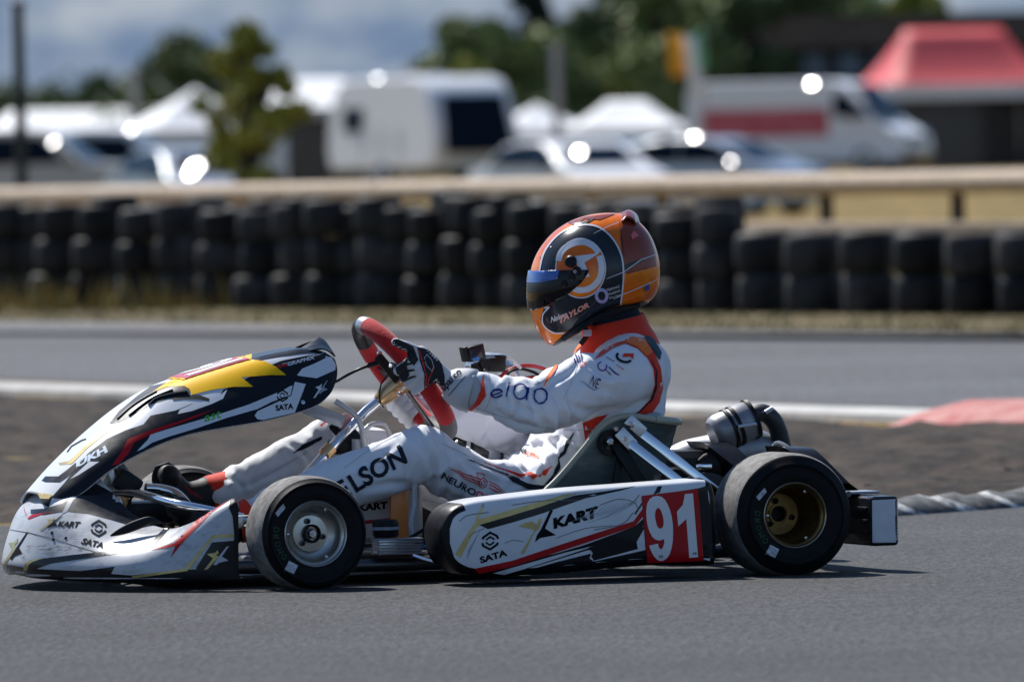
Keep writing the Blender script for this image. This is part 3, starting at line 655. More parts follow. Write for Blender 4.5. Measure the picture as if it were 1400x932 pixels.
gazebo('white gazebo behind the parked saloon cars', 858, 290, 3.0, 2.8, 1.3, 2.0, M_TENTW, M_TENTW, -8, 1.0, (0,), .25, gw)
gazebo('long low white marquee behind the cream off-roader', 120, 330, 6.0, 4.0, 1.6, 2.2, M_TENTW, M_TENTW, 0, 4.5, (0,), .25, gw)
# ------------------------------------------------------------------ building
bd = D(1250, 120, 352); bz = terrain(bd.x, bd.y)
bld = empty('paddock_building', (bd.x, bd.y, bz), R(-4)); tag(bld, 'long dark timber building with a shallow roof behind the red gazebo', 'building')
M_BLD = mat('dark_cladding', (0.022, 0.02, 0.02), 0.7, var=0.3, vscale=2); M_BROOF = mat('dark_roof', (0.010, 0.009, 0.009), 1.0, var=0.2, vscale=1, spec=.02); M_WIN = mat('far_window', (0.16, 0.22, 0.28), 0.2)
wh = D(1250, 62, 352).z - bz
MB().add(rbox((.6, 2.5, wh / 2), (11.5, 5, wh), .02)).build('wall', M_BLD, bld)
rh = D(1250, 18, 352).z - bz
V = [(-5.6, -.6, wh - .04), (6.8, -.6, wh - .04), (6.8, 2.5, rh), (-5.6, 2.5, rh), (6.8, 5.6, wh - .04), (-5.6, 5.6, wh - .04)]
shell(meshobj('roof', V, [(0, 1, 2, 3), (3, 2, 4, 5)], M_BROOF, bld, False), .12)
for k, xx in enumerate((-4.2, -3.1, -2.0, -.9, .2, 1.3, 2.4, 3.5)):
    z1 = D(1250, 66, 352).z - bz; z0 = D(1250, 106, 352).z - bz
    wn = MB().add(rbox((xx, -.02, (z0 + z1) / 2), (.72, .06, z1 - z0), .01)).build('window', M_WIN, bld)
    MB().add(rbox((xx, -.05, (z0 + z1) / 2), (.05, .05, z1 - z0), 0)).build('mullion', M_BLD, wn)
# ------------------------------------------------------------------ flag
fp = D(945, 110, 255); fz = terrain(fp.x, fp.y)
flag = empty('flag', (fp.x, fp.y, fz)); tag(flag, 'drooping orange white and green flag above the panel van', 'flag')
ftz = D(962, 36, 255).z - fz
MB().add(tube([(.28, 0, 0), (.28, 0, ftz)], .025, 8)).build('flag_pole', M_POLEW, flag)
for k, (c_, x0, x1, zt, zb) in enumerate(((( .10, .55, .20), .30, .02, 0.0, .8), ((.90, .90, .92), .12, -.16, .2, 1.3), ((.95, .42, .03), -.12, -.52, .12, .95))):
    V = []; F = []
    for i in range(9):
        t = i / 8
        for j in range(7):
            s = j / 6; x = x0 + (x1 - x0) * s + t * (.12 if k == 1 else .05); V.append((x, -.12 * (k == 1) + .06 * math.sin(5 * s + 3 * t + k), ftz - .04 - zt - (zb) * t - .2 * s * (k == 0)))
    F = [(i * 7 + j, i * 7 + j + 1, (i + 1) * 7 + j + 1, (i + 1) * 7 + j) for i in range(8) for j in range(6)]
    shell(meshobj('cloth_band', V, F, mat('flag_%d' % k, c_, .7), flag), .004)
# ------------------------------------------------------------------ trees
M_BARK = mat('bark', (0.055, 0.042, 0.03), 0.9, var=0.3, vscale=12)
def leafmat(name, c, c2): return mat(name, c, 0.6, col2=c2, vscale=0.9, spec=0.3)
_unused = 0
ML = [leafmat('leaves_dark', (0.075, 0.11, 0.04), (0.13, 0.17, 0.06)), leafmat('leaves_mid', (0.17, 0.22, 0.07), (0.24, 0.28, 0.10)), leafmat('leaves_light', (0.38, 0.37, 0.06), (0.19, 0.22, 0.04)), leafmat('leaves_conifer', (0.014, 0.024, 0.018), (0.03, 0.042, 0.024))]
def tree(label, u, depth, v_top, wid, mi, seed, zb=None, trunk=.25, shape=1.0, n=2600, leaf=.16, low=.18, name='tree', group=None, ncl=26, cr=1.0):
    r_ = random.Random(seed); tp = D(u, v_top, depth); z = terrain(tp.x, tp.y) if zb is None else zb; H = tp.z - z
    o = empty(name, (tp.x, tp.y, z)); tag(o, label, 'tree', group)
    mb = MB(); tr = H * .045 * trunk / .25
    mb.add(tube(catmull([(0, 0, -.1), (r_.gauss(0, .03) * H, 0, H * .35), (r_.gauss(0, .03) * H, 0, H * .8)], 4), [tr * (1 - .085 * i) for i in range(9)], 8))
    cl_ = []
    for i in range(ncl):
        a = r_.uniform(0, 2 * math.pi); t = r_.random(); hh = H * (low + (1 - low) * t); env = math.sin(math.pi * min(1, (.12 + .88 * t)) ** (1.1 * shape)) ** .65 if low > .04 else math.sqrt(max(0.02, 1 - t * t))
        rr = wid * env * r_.uniform(.35, 1.0); c = Vector((rr * math.cos(a), rr * math.sin(a), hh * .97)); cl_.append((c, cr * wid * r_.uniform(.22, .42)))
        if i < 12: mb.add(tube([Vector((0, 0, hh * .55)), c * .6 + Vector((0, 0, hh * .3)), c], [tr * .5, tr * .3, tr * .12], 6))
    cl_.append((Vector((0, 0, H * .93)), wid * .25)); cl_.append((Vector((0, 0, H * .55)), wid * .5))
    mb.build('trunk', M_BARK, o)
    V = []; F = []
    for i in range(n):
        c, rr = r_.choice(cl_); d = Vector((r_.gauss(0, 1), r_.gauss(0, 1), r_.gauss(0, .8))); d = d.normalized() * rr * (r_.random() ** .45); p_ = c + d
        if p_.z < H * low * .6: continue
        q = Quaternion((r_.gauss(0, 1), r_.gauss(0, 1), r_.gauss(0, 1), r_.gauss(0, 1))).normalized(); s = leaf * r_.uniform(.6, 1.4); k = len(V)
        for (x, y) in ((-.5, 0), (0, -.32), (.6, 0), (0, .32)): V.append(p_ + q @ Vector((x * s, y * s, .06 * s * (x * x))))
        F.append((k, k + 1, k + 2, k + 3))
    meshobj('crown', V, F, ML[mi], o, False); return o
tree('small leafy green tree standing in front of the white gazebos', 338, 132, 34, .62, 2, 8, low=.1, n=7000, leaf=.10, ncl=60, shape=1.15, cr=.7)
tree('dark round tree beside the pale square post', 240, 330, 56, 2.3, 0, 4, low=.1, n=7000, leaf=.25, ncl=50)
gt = 'trees behind the paddock'
tree('tall pointed dark conifer rising above the hedge of trees', 722, 380, -25, 1.5, 3, 5, shape=.5, n=4200, leaf=.22, low=.06, group=gt)
for (u_, dep, vt, wd, mi, lb) in ((622, 345, 36, 1.5, 1, 'rounded mid green tree behind the caravan roof'), (668, 352, 44, 1.6, 1, 'bushy green tree below the tall conifer'), (742, 345, 60, 1.7, 1, 'spreading green tree behind the tall pale post'),
        (800, 350, 22, 1.9, 0, 'dark green tree beyond the tall pale post'), (852, 358, -12, 2.0, 0, 'tall dark broad tree between the pale post and the flag'), (905, 350, -20, 2.0, 1, 'tall green tree rising behind the flag'),
        (960, 356, -30, 2.1, 0, 'tall dark tree between the flag and the dark building'), (1020, 352, -18, 1.9, 0, 'dark tree at the end of the dark building'), (1090, 385, -30, 2.2, 0, 'tall dark tree rising behind the roof of the dark building'), (1170, 385, -22, 2.2, 1, 'green tree rising behind the dark building'), (1258, 388, -14, 2.2, 2, 'yellow green tree behind the dark building'),
        (585, 360, 92, 1.2, 1, 'low green bush on the slope behind the caravan'), (640, 335, 95, 1.3, 2, 'low yellow green bush behind the caravan roof'), (880, 330, 70, 1.5, 1, 'low green bush below the tall trees by the flag')):
    tree(lb, u_, dep, vt, wd * 1.25, mi, int(u_), low=.03, n=6500, leaf=.32, group=gt)
for (u_, dep, vt, wd, lb) in ((10, 620, 128, 4.5, 'far dark tree clump at the foot of the sky behind the dark pole'), (75, 640, 132, 4.5, 'far dark tree clump behind the long low marquee'), (140, 600, 118, 4.0, 'far dark tree clump beside the dark round tree')):
    tree(lb, u_, dep, vt, wd, 0, int(u_) + 1, low=.0, n=3500, leaf=.5, zb=0.5, group='far tree clumps')
# ================================================================== the kart (own frame: x rearwards, y away from the camera, z up)
kart = bpy.data.objects.new('racing_kart', None); link(kart); kart.matrix_world = KM; kart.empty_display_size = .2
tag(kart, 'white black and red racing kart numbered 91 driven on the asphalt track', 'kart')
def mir(p): return Vector((p[0], -p[1], p[2]))
def part(name, vf, material, parent=kart, smooth=True, sharp=35): return meshobj(name, vf[0], vf[1], material, parent, smooth, sharp)
def pempty(name, loc, parent=kart, rz=0.0):
    o = bpy.data.objects.new(name, None); o.location = loc; o.rotation_euler = (0, 0, rz); o.empty_display_size = .05; return link(o, parent)
# ------------------------------------------------------------------ wheels
def kart_wheel(name, x, yface, Rt, wd, side_, steer, rear):
    o = pempty(name, (x, yface - side_ * wd / 2, Rt), kart, steer); ax = (0, side_, 0); f = wd / 2     # axis points outward
    sw_ = [(.067, -.012), (.069, -.004), (.076, .002), (.088, .006), (.100, .0065), (.107, .0055), (.1085, .0065), (.1100, .0045), (.1115, .006), (.1130, .0038), (.1145, .0052), (.116, .0025), (Rt - .010, -.004), (Rt - .005, -.010)]
    part('sidewall', lathe([(r, f + h) for r, h in sw_], (0, 0, 0), ax, 96), M_RUB, o, True, 60)
    part('sidewall', lathe([(r, -f - h) for r, h in sw_], (0, 0, 0), ax, 64), M_RUB, o, True, 60)
    td = [(Rt - .005, f - .010), (Rt - .0015, f - .020), (Rt, f - .034), (Rt + .0005, 0), (Rt, -f + .034), (Rt - .0015, -f + .020), (Rt - .005, -f + .010)]
    part('tread', lathe(td, (0, 0, 0), ax, 96), M_TREAD, o, True, 60)
    dep = .118 if rear else .042
    lip = [(.062, -.016), (.066, -.006), (.0735, -.003), (.0745, .0015), (.0725, .0035), (.0705, .002), (.0685, -.006), (.064, -.014), (.061, -.03)]
    if rear: brl = [(.061, -.03), (.059, -.075), (.054, -.1), (.046, -dep), (.018, -dep)]
    else: brl = [(.061, -.03), (.057, -.036), (.046, -dep), (.040, -.044), (.040, -.036), (.016, -.034)]
    rim = part('rim', lathe([(r, f + h) for r, h in lip + brl], (0, 0, 0), ax, 72), M_RIMG if rear else M_RIM, o, True, 50)
    if rear: part('rim_lip', lathe([(r * 1.004, f + h + .0006) for r, h in lip[2:7]], (0, 0, 0), ax, 72), mat('lip_gold', (.50, .42, .30), .32, metal=.85, rvar=.1, vscale=30), rim, True, 50)
    part('barrel', lathe([(.062, f - .02), (.058, 0), (.062, -f + .01), (.072, -f - .002)], (0, 0, 0), ax, 48), M_RIMG if rear else M_RIM, o)
    if rear:
        part('hub', lathe([(.0235, -.1), (.0235, f - dep + .006), (.0200, f - dep + .006), (.0185, f - dep - .04)], (0, 0, 0), ax, 32), M_RIMG, o)
        part('axle_end', lathe([(.001, f - dep - .035), (.0185, f - dep - .035)], (0, 0, 0), ax, 24), M_DBLK, o)
        nb, rb, hb = 3, .031, f - dep
    else:
        part('hub', lathe([(.021, f - .05), (.021, f - .022), (.017, f - .018), (.0155, f - .026)], (0, 0, 0), ax, 32), M_DBLK, o)
        part('hub_nut', lathe([(.001, f - .012), (.004, f - .012), (.0042, f - .017), (.0085, f - .017), (.0105, f - .020), (.0105, f - .03)], (0, 0, 0), ax, 6), M_ALU, o, False)
        nb, rb, hb = 3, .029, f - .036
    for k in range(nb):
        a = R(75 + 120 * k); c = Vector((-rb * math.cos(a), side_ * hb, rb * math.sin(a)))
        part('wheel_nut', lathe([(.0015, .006), (.0035, .009), (.0065, .008), (.0068, -.004)], c, ax, 12), M_STEEL if not rear else M_DBLK, o)
    for k in range(3):
        a = R(60 + 120 * k); c = Vector((.0605 * math.cos(a), side_ * (f - .018), .0605 * math.sin(a)))
        part('bead_screw', lathe([(.001, .004), (.0035, .003), (.004, -.004)], c, ax, 8), M_CHR, o)
    return o
RF, RR = .1285, .1395; YF, YR = -.60, -.68
xf = K(429, 728, YF).x; xr = K(1087, 707, YR).x
wf = kart_wheel('front_wheel', xf, YF, RF, .128, -1, R(4), False); wf2 = kart_wheel('front_wheel', xf + .01, -YF, RF, .128, 1, R(3), False)
wr = kart_wheel('rear_wheel', xr, YR, RR, .195, -1, 0, True); wr2 = kart_wheel('rear_wheel', xr, -YR, RR, .195, 1, 0, True)
# stickers and moulded lettering on the near tyres, laid in each wheel's own plane
M_TLAB = mat('tyre_label', (.50, .52, .56), .5, var=.35, vscale=160); M_TGRN = mat('tyre_green', (.012, .085, .03), .6)
def onwheel(o, cu, cv, w_, rear):
    S = [c for c in o.children if c.name.startswith('sidewall')][0]; mw = Matrix.Translation(o.location) @ Matrix.Rotation(o.rotation_euler.z, 4, 'Z')
    b = tris([mw @ v.co for v in S.data.vertices], [tuple(p.vertices) for p in S.data.polygons]); inv = mw.inverted()
    made = []
    def fix(d):
        if d: d.data.transform(inv); made.append(d)
    def pol(r, a): return (cu + r * math.cos(R(a)) * .955, cv - r * math.sin(R(a)))
    fix(patch(b, [pol(r, a) for r, a in ((58, 141), (68, 143), (64.5, 160), (55, 159))][::1] if False else [pol(53, 140), pol(59, 138), pol(62, 154), pol(56, 157)], M_TLAB, o, 'label', 0, 3))
    fix(patch(b, [pol(52, 227), pol(66, 230), pol(63, 243), pol(50, 243)], M_TLAB, o, 'label', 0, 3))
    for i, ch in enumerate('DROMO'):
        a = 172 + i * 10.5; a0, a1 = a, a + 7.2; fix(text(b, ch, [pol(50, a0), pol(50, a1), pol(58, a1), pol(58, a0)], M_TGRN, o, 0, .0))
onwheel(wf, 429, 728, RF, False); onwheel(wr, 1087, 706, RR, True)
# axles and stub axles
part('rear_axle', tube([(xr, -.50, RR), (xr, .50, RR)], .0195, 20), M_STEEL)
for s in (-1, 1):
    part('stub_axle', tube([(xf + .0, s * .42, RF), (xf, s * .57, RF)], .0125, 14), M_STEEL)
    part('steering_knuckle', rbox((xf, s * .43, RF), (.035, .05, .1), .008), M_STEEL)
    part('tie_rod', tube([(xf + .09, s * .40, .10), (xf + .12, s * .06, .115)], .007, 10), M_ALU)
    part('bearing_carrier', rbox((xr, s * .32, RR - .02), (.06, .03, .13), .01), M_STEEL)
# chassis rails, floor tray, side bars
def rail(name, pts, r, m_=M_STEEL, n=5): return part(name, tube(catmull(pts, n), r, 12), m_)
for s in (-1, 1):
    rail('chassis_rail', [(-.92, s * .2, .045), (-.72, s * .24, .045), (-.5, s * .33, .045), (-.1, s * .36, .045), (.25, s * .34, .045), (.55, s * .33, .06)], .015)
    rail('side_bar', [(-.28, s * .36, .06), (-.26, s * .5, .06), (-.22, s * .575, .062), (.2, s * .585, .065), (.26, s * .5, .065), (.27, s * .36, .065)], .011, M_ALU)
    rail('side_bar', [(-.26, s * .36, .075), (-.24, s * .5, .13), (-.18, s * .56, .145), (.18, s * .56, .15), (.24, s * .36, .07)], .011, M_STEEL)
rail('cross_tube', [(xf, -.42, .05), (xf, .42, .05)], .0145); rail('cross_tube', [(-.12, -.36, .045), (-.12, .36, .045)], .0145); rail('cross_tube', [(.24, -.34, .045), (.24, .34, .045)], .0145); rail('cross_tube', [(-.92, -.2, .045), (-.96, 0, .045), (-.92, .2, .045)], .0125)
part('floor_tray', prism([(-.90, .024), (-.05, .024), (-.05, .028), (-.90, .028)], -.33, .33), M_STEEL)
# front bumper tubes seen inside the nose, pedals
rail('front_bumper_bar', [K(332, 707, -.36), K(270, 694, -.36), K(232, 686, -.3), K(172, 672, -.12), (-1.0, 0, .2), (-1.0, .12, .2), (-.86, .36, .17)], .0095, M_CHR)
rail('brake_pedal_tube', [K(199, 667, -.08), K(222, 669, -.08), K(243, 676, -.1), K(258, 694, -.14), K(262, 712, -.16)], .0115, M_CHR)
part('pedal_clamp', lathe([(.001, .012), (.012, .012), (.015, .004), (.015, -.012), (.001, -.012)], K(257, 697, -.16), (0, -1, 0), 16), M_STEEL)
rail('throttle_pedal', [K(215, 695, .2), K(222, 670, .2), K(226, 648, .2)], .007, M_ALU)
rail('pedal_spring', [K(200, 694, 0), K(212, 690, 0), K(232, 694, 0)], .005, M_ALU)
for k, (a, b_) in enumerate((((152, 640), (176, 692)), ((162, 632), (190, 668)), ((146, 633), (164, 676)))):
    part('panel_bracket', beam(K(*a, -.04 - .02 * k), K(*b_, -.04 - .02 * k), .016, .006, .002), (M_GALU, M_STEEL, M_ALU)[k])
part('front_clamp', rbox(K(168, 660, -.05), (.06, .12, .05), .012, Matrix.Rotation(R(35), 3, 'Y')), M_DBLK)
part('brake_cylinder', rbox(K(195, 700, .02), (.11, .16, .05), .012), M_DBLK)
rail('brake_hose', [K(176, 655, -.02), K(182, 670, -.04), K(178, 688, -.05), K(186, 702, -.05)], .003, M_DBLK); rail('throttle_cable', [K(211, 672, -.02), K(214, 690, -.03), K(222, 704, -.04)], .002, M_ALU)

# ------------------------------------------------------------------ nose fairing
NS = [ (0.0, [(22, 785), (16, 778), (13, 764), (21, 728), (36, 697), (66, 670), (108, 650)]),
       (-.12, [(48, 790), (42, 783), (39, 768), (47, 735), (60, 703), (88, 676), (135, 653)]),
       (-.22, [(88, 793), (82, 786), (80, 771), (88, 746), (104, 722), (133, 703), (176, 697)]),
       (-.32, [(134, 795), (128, 788), (126, 774), (136, 757), (158, 743), (190, 729), (226, 722)]),
       (-.41, [(184, 796), (178, 789), (178, 772), (192, 756), (216, 740), (243, 724), (274, 709)]),
       (-.475, [(238, 795), (232, 788), (234, 769), (246, 745), (266, 722), (290, 699), (314, 683)]),
       (-.505, [(291, 793), (285, 786), (286, 766), (292, 742), (301, 718), (311, 698), (322, 685)]),
       (-.510, [(332, 790), (326, 783), (326, 764), (326, 742), (326, 720), (326, 703), (326, 689)]) ]
rows = [[K(u, v, y) for u, v in r] for y, r in NS]
rows = [[mir(p) for p in r] for r in rows[:0:-1]] + rows
nv_, nf_ = grid(rows, 13, 14); nose = part('nose_fairing', (nv_, nf_), M_WHITE)
mn = bpy.data.materials.get('panel_white').copy(); mn.name = 'nose_scuffed_white'
nn_ = mn.node_tree.nodes; ll_ = mn.node_tree.links; bb_ = nn_['Principled BSDF']
t_ = nn_.new('ShaderNodeTexNoise'); t_.inputs['Scale'].default_value = 14; t_.inputs['Detail'].default_value = 9; t_.inputs['Roughness'].default_value = .75
co_ = nn_.new('ShaderNodeTexCoord'); mp_ = nn_.new('ShaderNodeMapping'); mp_.inputs['Scale'].default_value = (1, 1, 2.5); ll_.new(co_.outputs['Object'], mp_.inputs[0]); ll_.new(mp_.outputs[0], t_.inputs['Vector'])
rp_ = nn_.new('ShaderNodeValToRGB'); rp_.color_ramp.elements[0].position = .50; rp_.color_ramp.elements[1].position = .78; ll_.new(t_.outputs['Fac'], rp_.inputs['Fac'])
mx_ = nn_.new('ShaderNodeMix'); mx_.data_type = 'RGBA'; mx_.inputs['A'].default_value = (.54, .55, .57, 1); mx_.inputs['B'].default_value = (.19, .185, .18, 1); ll_.new(rp_.outputs['Color'], mx_.inputs['Factor']); ll_.new(mx_.outputs['Result'], bb_.inputs['Base Color'])
nose.data.materials[0] = mn
orient(nose, (-.85, 0, .02)); shell(nose, .005)
LIFT = .8
B = bvh_of(nose); P_ = lambda loop, m_, nm='stripe', ly=0, g=5: patch(B, loop, m_, nose, nm, ly, g)
# black underside band, gold line, black end plate
P_([(0, 770), (20, 773), (45, 777), (110, 780), (157, 774), (152, 784), (180, 786), (256, 778), (330, 776), (330, 800), (0, 800)], M_BLACK, 'stripe', 0, 4)
P_([(33, 778), (36, 769), (60, 763), (100, 758), (150, 753), (190, 753), (150, 758), (110, 764), (70, 770), (50, 777)], M_BLACK, 'stripe', 1, 4)
P_([(32, 779), (35, 768), (46, 764), (60, 763), (46, 767), (40, 771), (37, 780)], M_GOLD, 'stripe', 2, 3)
P_([(268, 776), (290, 741), (328, 738), (328, 782), (270, 782)], M_BLACK, 'stripe', 1, 4)
P_([(180, 787), (252, 777), (288, 734), (291, 731), (328, 729), (328, 733), (292, 735), (256, 780), (182, 790)], M_GOLD, 'stripe', 2, 3)
P_([(315, 683), (330, 680), (330, 790), (319, 790), (320, 730), (318, 706), (313, 694)], M_DBLK, 'edge_trim', 3, 4)
P_([(92, 699), (104, 678), (130, 660), (152, 672), (180, 699), (215, 717), (190, 722), (150, 710), (120, 702)], M_BLACK, 'stripe', 0, 4)
P_([(84, 703), (95, 681), (130, 655), (142, 655), (120, 665), (100, 684), (92, 699)], M_GREY, 'stripe', 1, 4)
P_([(42, 696), (60, 695), (85, 688), (105, 676), (88, 699), (60, 704), (42, 702)], M_BLACK, 'stripe', 0, 4)
P_([(32, 691), (38, 708), (44, 703), (82, 699), (60, 702), (44, 708), (39, 710), (34, 700)], M_RED, 'stripe', 2, 3)
P_([(205, 752), (238, 742), (262, 718), (285, 696), (308, 683), (316, 682), (290, 700), (268, 722), (246, 746), (233, 762), (240, 746), (226, 749)], M_RED, 'stripe', 1, 3)
P_([(214, 748), (240, 728), (262, 706), (284, 690), (300, 683), (308, 682), (284, 695), (261, 717), (237, 741)], M_GREY, 'stripe', 0, 3)
P_([(226, 720), (232, 722), (216, 740), (206, 746), (212, 735)], M_BLACK, 'stripe', 2, 3)
# winglet on the fairing
wl = part('winglet', tube(catmull([K(151, 732, -.30), K(168, 725, -.315), K(190, 716, -.33), K(208, 710, -.345), K(226, 716, -.35)], 5), [.002 + .009 * math.sin(math.pi * min(1, i / 18)) for i in range(21)], 10, True, .4), M_DBLK, nose)
def xlogo(b, par, q, gold=M_GOLD, blk=M_INK, ly=2):     # q maps the unit square to pixels: origin bottom-left
    A, Bq, C_, E = [Vector(p) for p in q]
    def T(pts): return [tuple(A * (1 - x) * (1 - y) + Bq * x * (1 - y) + C_ * x * y + E * (1 - x) * y) for x, y in pts]
    patch(b, T([(0.05, .0), (.36, .52), (.08, .80), (.42, .78), (.52, .9), (.58, .72), (.47, .66), (.60, .55), (.20, .0)]), gold, par, 'logo', ly, 2.5)
    patch(b, T([(.40, .18), (.62, .60), (.90, 1.0), (1.0, 1.0), (.72, .52), (1.0, .24), (.62, .22), (.52, .12)]), blk, par, 'logo', ly, 2.5)
def hexlogo(b, par, cu, cv, r, m_=M_INK, ly=2, lean=0.0, sx=.95):
    for rr, wd in ((r, r * .26), (r * .48, r * .2)):
        for a0 in (0, 180):
            pts = [(cu + rr * sx * math.cos(R(a)) + lean * 0, cv - rr * math.sin(R(a)) - lean * rr * math.cos(R(a))) for a in (a0 + 30 - 22, a0 + 30, a0 + 90, a0 + 150, a0 + 150 + 14)]
            stroke(b, pts, wd, m_, par, 'logo', ly, False, 2.5)
xlogo(B, nose, [(52, 725), (77, 723), (86, 704), (66, 706)]); text(B, 'KART', [(79, 720), (107, 721), (111, 713), (82, 712)], M_INK, nose, 2, .05, .0)
xlogo(B, nose, [(1, 775), (28, 765), (39, 727), (12, 735)])
hexlogo(B, nose, 135, 722, 10.5); text(B, 'SATA', [(110, 743), (141, 750), (144, 742), (115, 735)], M_INK, nose, 2, .045, .0)
xlogo(B, nose, [(277, 779), (312, 772), (313, 746), (281, 752)], M_GOLD, mat('ink_pale', (.55, .58, .62), .4))
# scuffs and screw heads
rs_ = random.Random(9)
M_SCUF = mat('scuff_dark', (.07, .07, .07), .7)
for k in range(16):
    u0 = rs_.uniform(28, 110); v0 = 765 - (u0 - 25) * .13 - rs_.uniform(2, 20); stroke(B, [(u0, v0), (u0 + rs_.uniform(2, 6), v0 - rs_.uniform(-1, 2)), (u0 + rs_.uniform(5, 12), v0 - rs_.uniform(0, 4))], [.2, rs_.uniform(.4, 1.1), .2], M_SCUF, nose, 'scuff', 3, False, 2)
stroke(B, [(14, 724), (40, 728), (75, 737), (110, 748), (140, 757)], 1.1, M_SCUF, nose, 'seam', 1)
for (a, b_) in ((71, 728), (73, 737), (90, 735)):
    h = B.ray_cast(*camray(a, b_))
    if h[0]: part('screw', lathe([(.001, .002), (.0035, .0015), (.004, -.001)], h[0], h[1] if h[1].y < 0 else -h[1], 10), M_DBLK, nose)

# ------------------------------------------------------------------ front number panel
LIFT = .9
FS = [ ((52, 676), (58, 688), (66, 693)), ((86, 641), (95, 662), (108, 676)), ((132, 598), (142, 622), (152, 642)), ((182, 559), (194, 586), (207, 612)), ((228, 533), (242, 566), (256, 594)),
       ((281, 514), (294, 550), (307, 584)), ((350, 494), (360, 536), (370, 573)), ((412, 481), (420, 525), (426, 557)), ((441, 482), (450, 512), (450, 540)), ((456, 489), (461, 505), (460, 520)) ]
ys_ = [(.06, .10, .115), (.07, .125, .15), (.075, .14, .17), (.08, .15, .185), (.085, .155, .19), (.085, .155, .19), (.085, .15, .18), (.08, .135, .165), (.075, .12, .145), (.07, .10, .12)]
rows = []
for (sh, md, ed), (a, b_, c) in zip(FS, ys_):
    p1 = K(*sh, -a); p2 = K(*md, -b_); p3 = K(*ed, -c); pc = Vector((p1.x, 0, p1.z)) + Vector((-.004, 0, .005)); rows.append([mir(p3), mir(p2), mir(p1), pc, p1, p2, p3])
fv, ff = grid(rows, 14, 12); fpan = orient(part('front_panel', (fv, ff), M_WHITE), (-.8, 0, .1)); shell(fpan, .004)
B = bvh_of(fpan); P_ = lambda loop, m_, nm='stripe', ly=0, g=5: patch(B, loop, m_, fpan, nm, ly, g)
# black livery on the flank
P_([(26, 704), (34, 682), (46, 675), (72, 679), (66, 694), (50, 702)], M_BLACK, 'stripe', 0, 3)
P_([(70, 680), (88, 660), (102, 642), (120, 620), (146, 600), (172, 588), (196, 580), (206, 568), (240, 561), (262, 552), (298, 546), (305, 533), (318, 527), (345, 513), (360, 503), (385, 493), (420, 486), (470, 480), (470, 530), (455, 560), (420, 566), (360, 585), (300, 598), (230, 612), (180, 635), (150, 652), (120, 672), (96, 682), (74, 681)], M_BLACK, 'stripe', 0, 4)
P_([(57, 657), (62, 651), (80, 651), (92, 642), (104, 632), (104, 642), (92, 652), (82, 659), (62, 659)], M_BLACK, 'stripe', 1, 4)
# white slashes over the black
P_([(122, 631), (136, 631), (108, 649), (96, 655)], M_WHITE, 'stripe', 1, 4)
P_([(187, 617), (202, 601), (206, 594), (228, 587), (262, 577), (300, 566), (340, 553), (388, 533), (396, 528), (400, 527), (397, 540), (372, 549), (352, 559), (310, 571), (270, 585), (230, 597), (208, 605), (196, 613)], M_WHITE, 'stripe', 1, 4)
P_([(348, 568), (352, 562), (376, 551), (398, 541), (403, 522), (418, 525), (403, 564), (360, 574), (352, 573)], M_WHITE, 'stripe', 1, 4)
P_([(406, 513), (413, 504), (430, 497), (453, 486), (459, 499), (458, 506), (433, 517), (410, 514)], M_WHITE, 'stripe', 1, 4)
P_([(243, 566), (246, 560), (264, 552), (284, 548), (300, 541), (311, 532), (305, 545), (290, 552), (262, 562)], M_WHITE, 'stripe', 1, 4)
# red bolt
P_([(153, 636), (166, 618), (174, 602), (178, 599), (206, 588), (240, 577), (270, 567), (294, 559), (270, 570), (240, 581), (206, 594), (184, 605), (176, 620), (162, 635)], M_RED, 'stripe', 2, 4)
P_([(39, 681), (44, 672), (72, 676), (67, 682)], M_GOLD, 'stripe', 2, 4); P_([(80, 633), (95, 630), (118, 609), (145, 589), (168, 579), (146, 591), (120, 612), (98, 634), (82, 635.5)], M_GOLD, 'stripe', 1, 3)
# dark intake slots with raised fins, then the yellow number plate on top
P_([(150, 579), (163, 562), (188, 541), (206, 528), (232, 522), (260, 528), (260, 541), (230, 545), (206, 553), (182, 567), (163, 577)], M_DBLK, 'intake', 1, 3)
sc2 = lambda pts, n_=5: [tuple(p)[:2] for p in catmull([(a, b_, 0) for a, b_ in pts], n_)]
for k, L in enumerate((((160, 574), (178, 558), (196, 546), (214, 536)), ((176, 569), (196, 553), (212, 543), (236, 534)), ((203, 555), (213, 546), (232, 540), (256, 536)))):
    pts = []
    for q in sc2(L):
        h = B.ray_cast(*camray(*q))
        if h[0]: pts.append(h[0] + Vector((0, -.001, .003)))
    if len(pts) > 3: part('intake_fin', tube(pts, .0024, 8), mat('fin_grey', (.05, .055, .065), .25, coat=.4), fpan)
stroke(B, [(236, 546), (252, 543), (272, 543), (286, 547)], [3, 5, 6, 4], M_DBLK, fpan, 'intake', 2)
stroke(B, [(92, 618), (98, 610), (112, 602), (118, 600)], 1.6, M_INK, fpan, 'scuff', 2)
plate = P_([(209, 536), (222, 527), (238, 518), (270, 505), (330, 486), (345, 484), (344, 492), (362, 494), (378, 502), (391, 513), (370, 513), (330, 516), (346, 529), (320, 529), (290, 533), (262, 540), (259, 532), (252, 528), (228, 529)], M_YEL, 'number_plate', 3, 4)
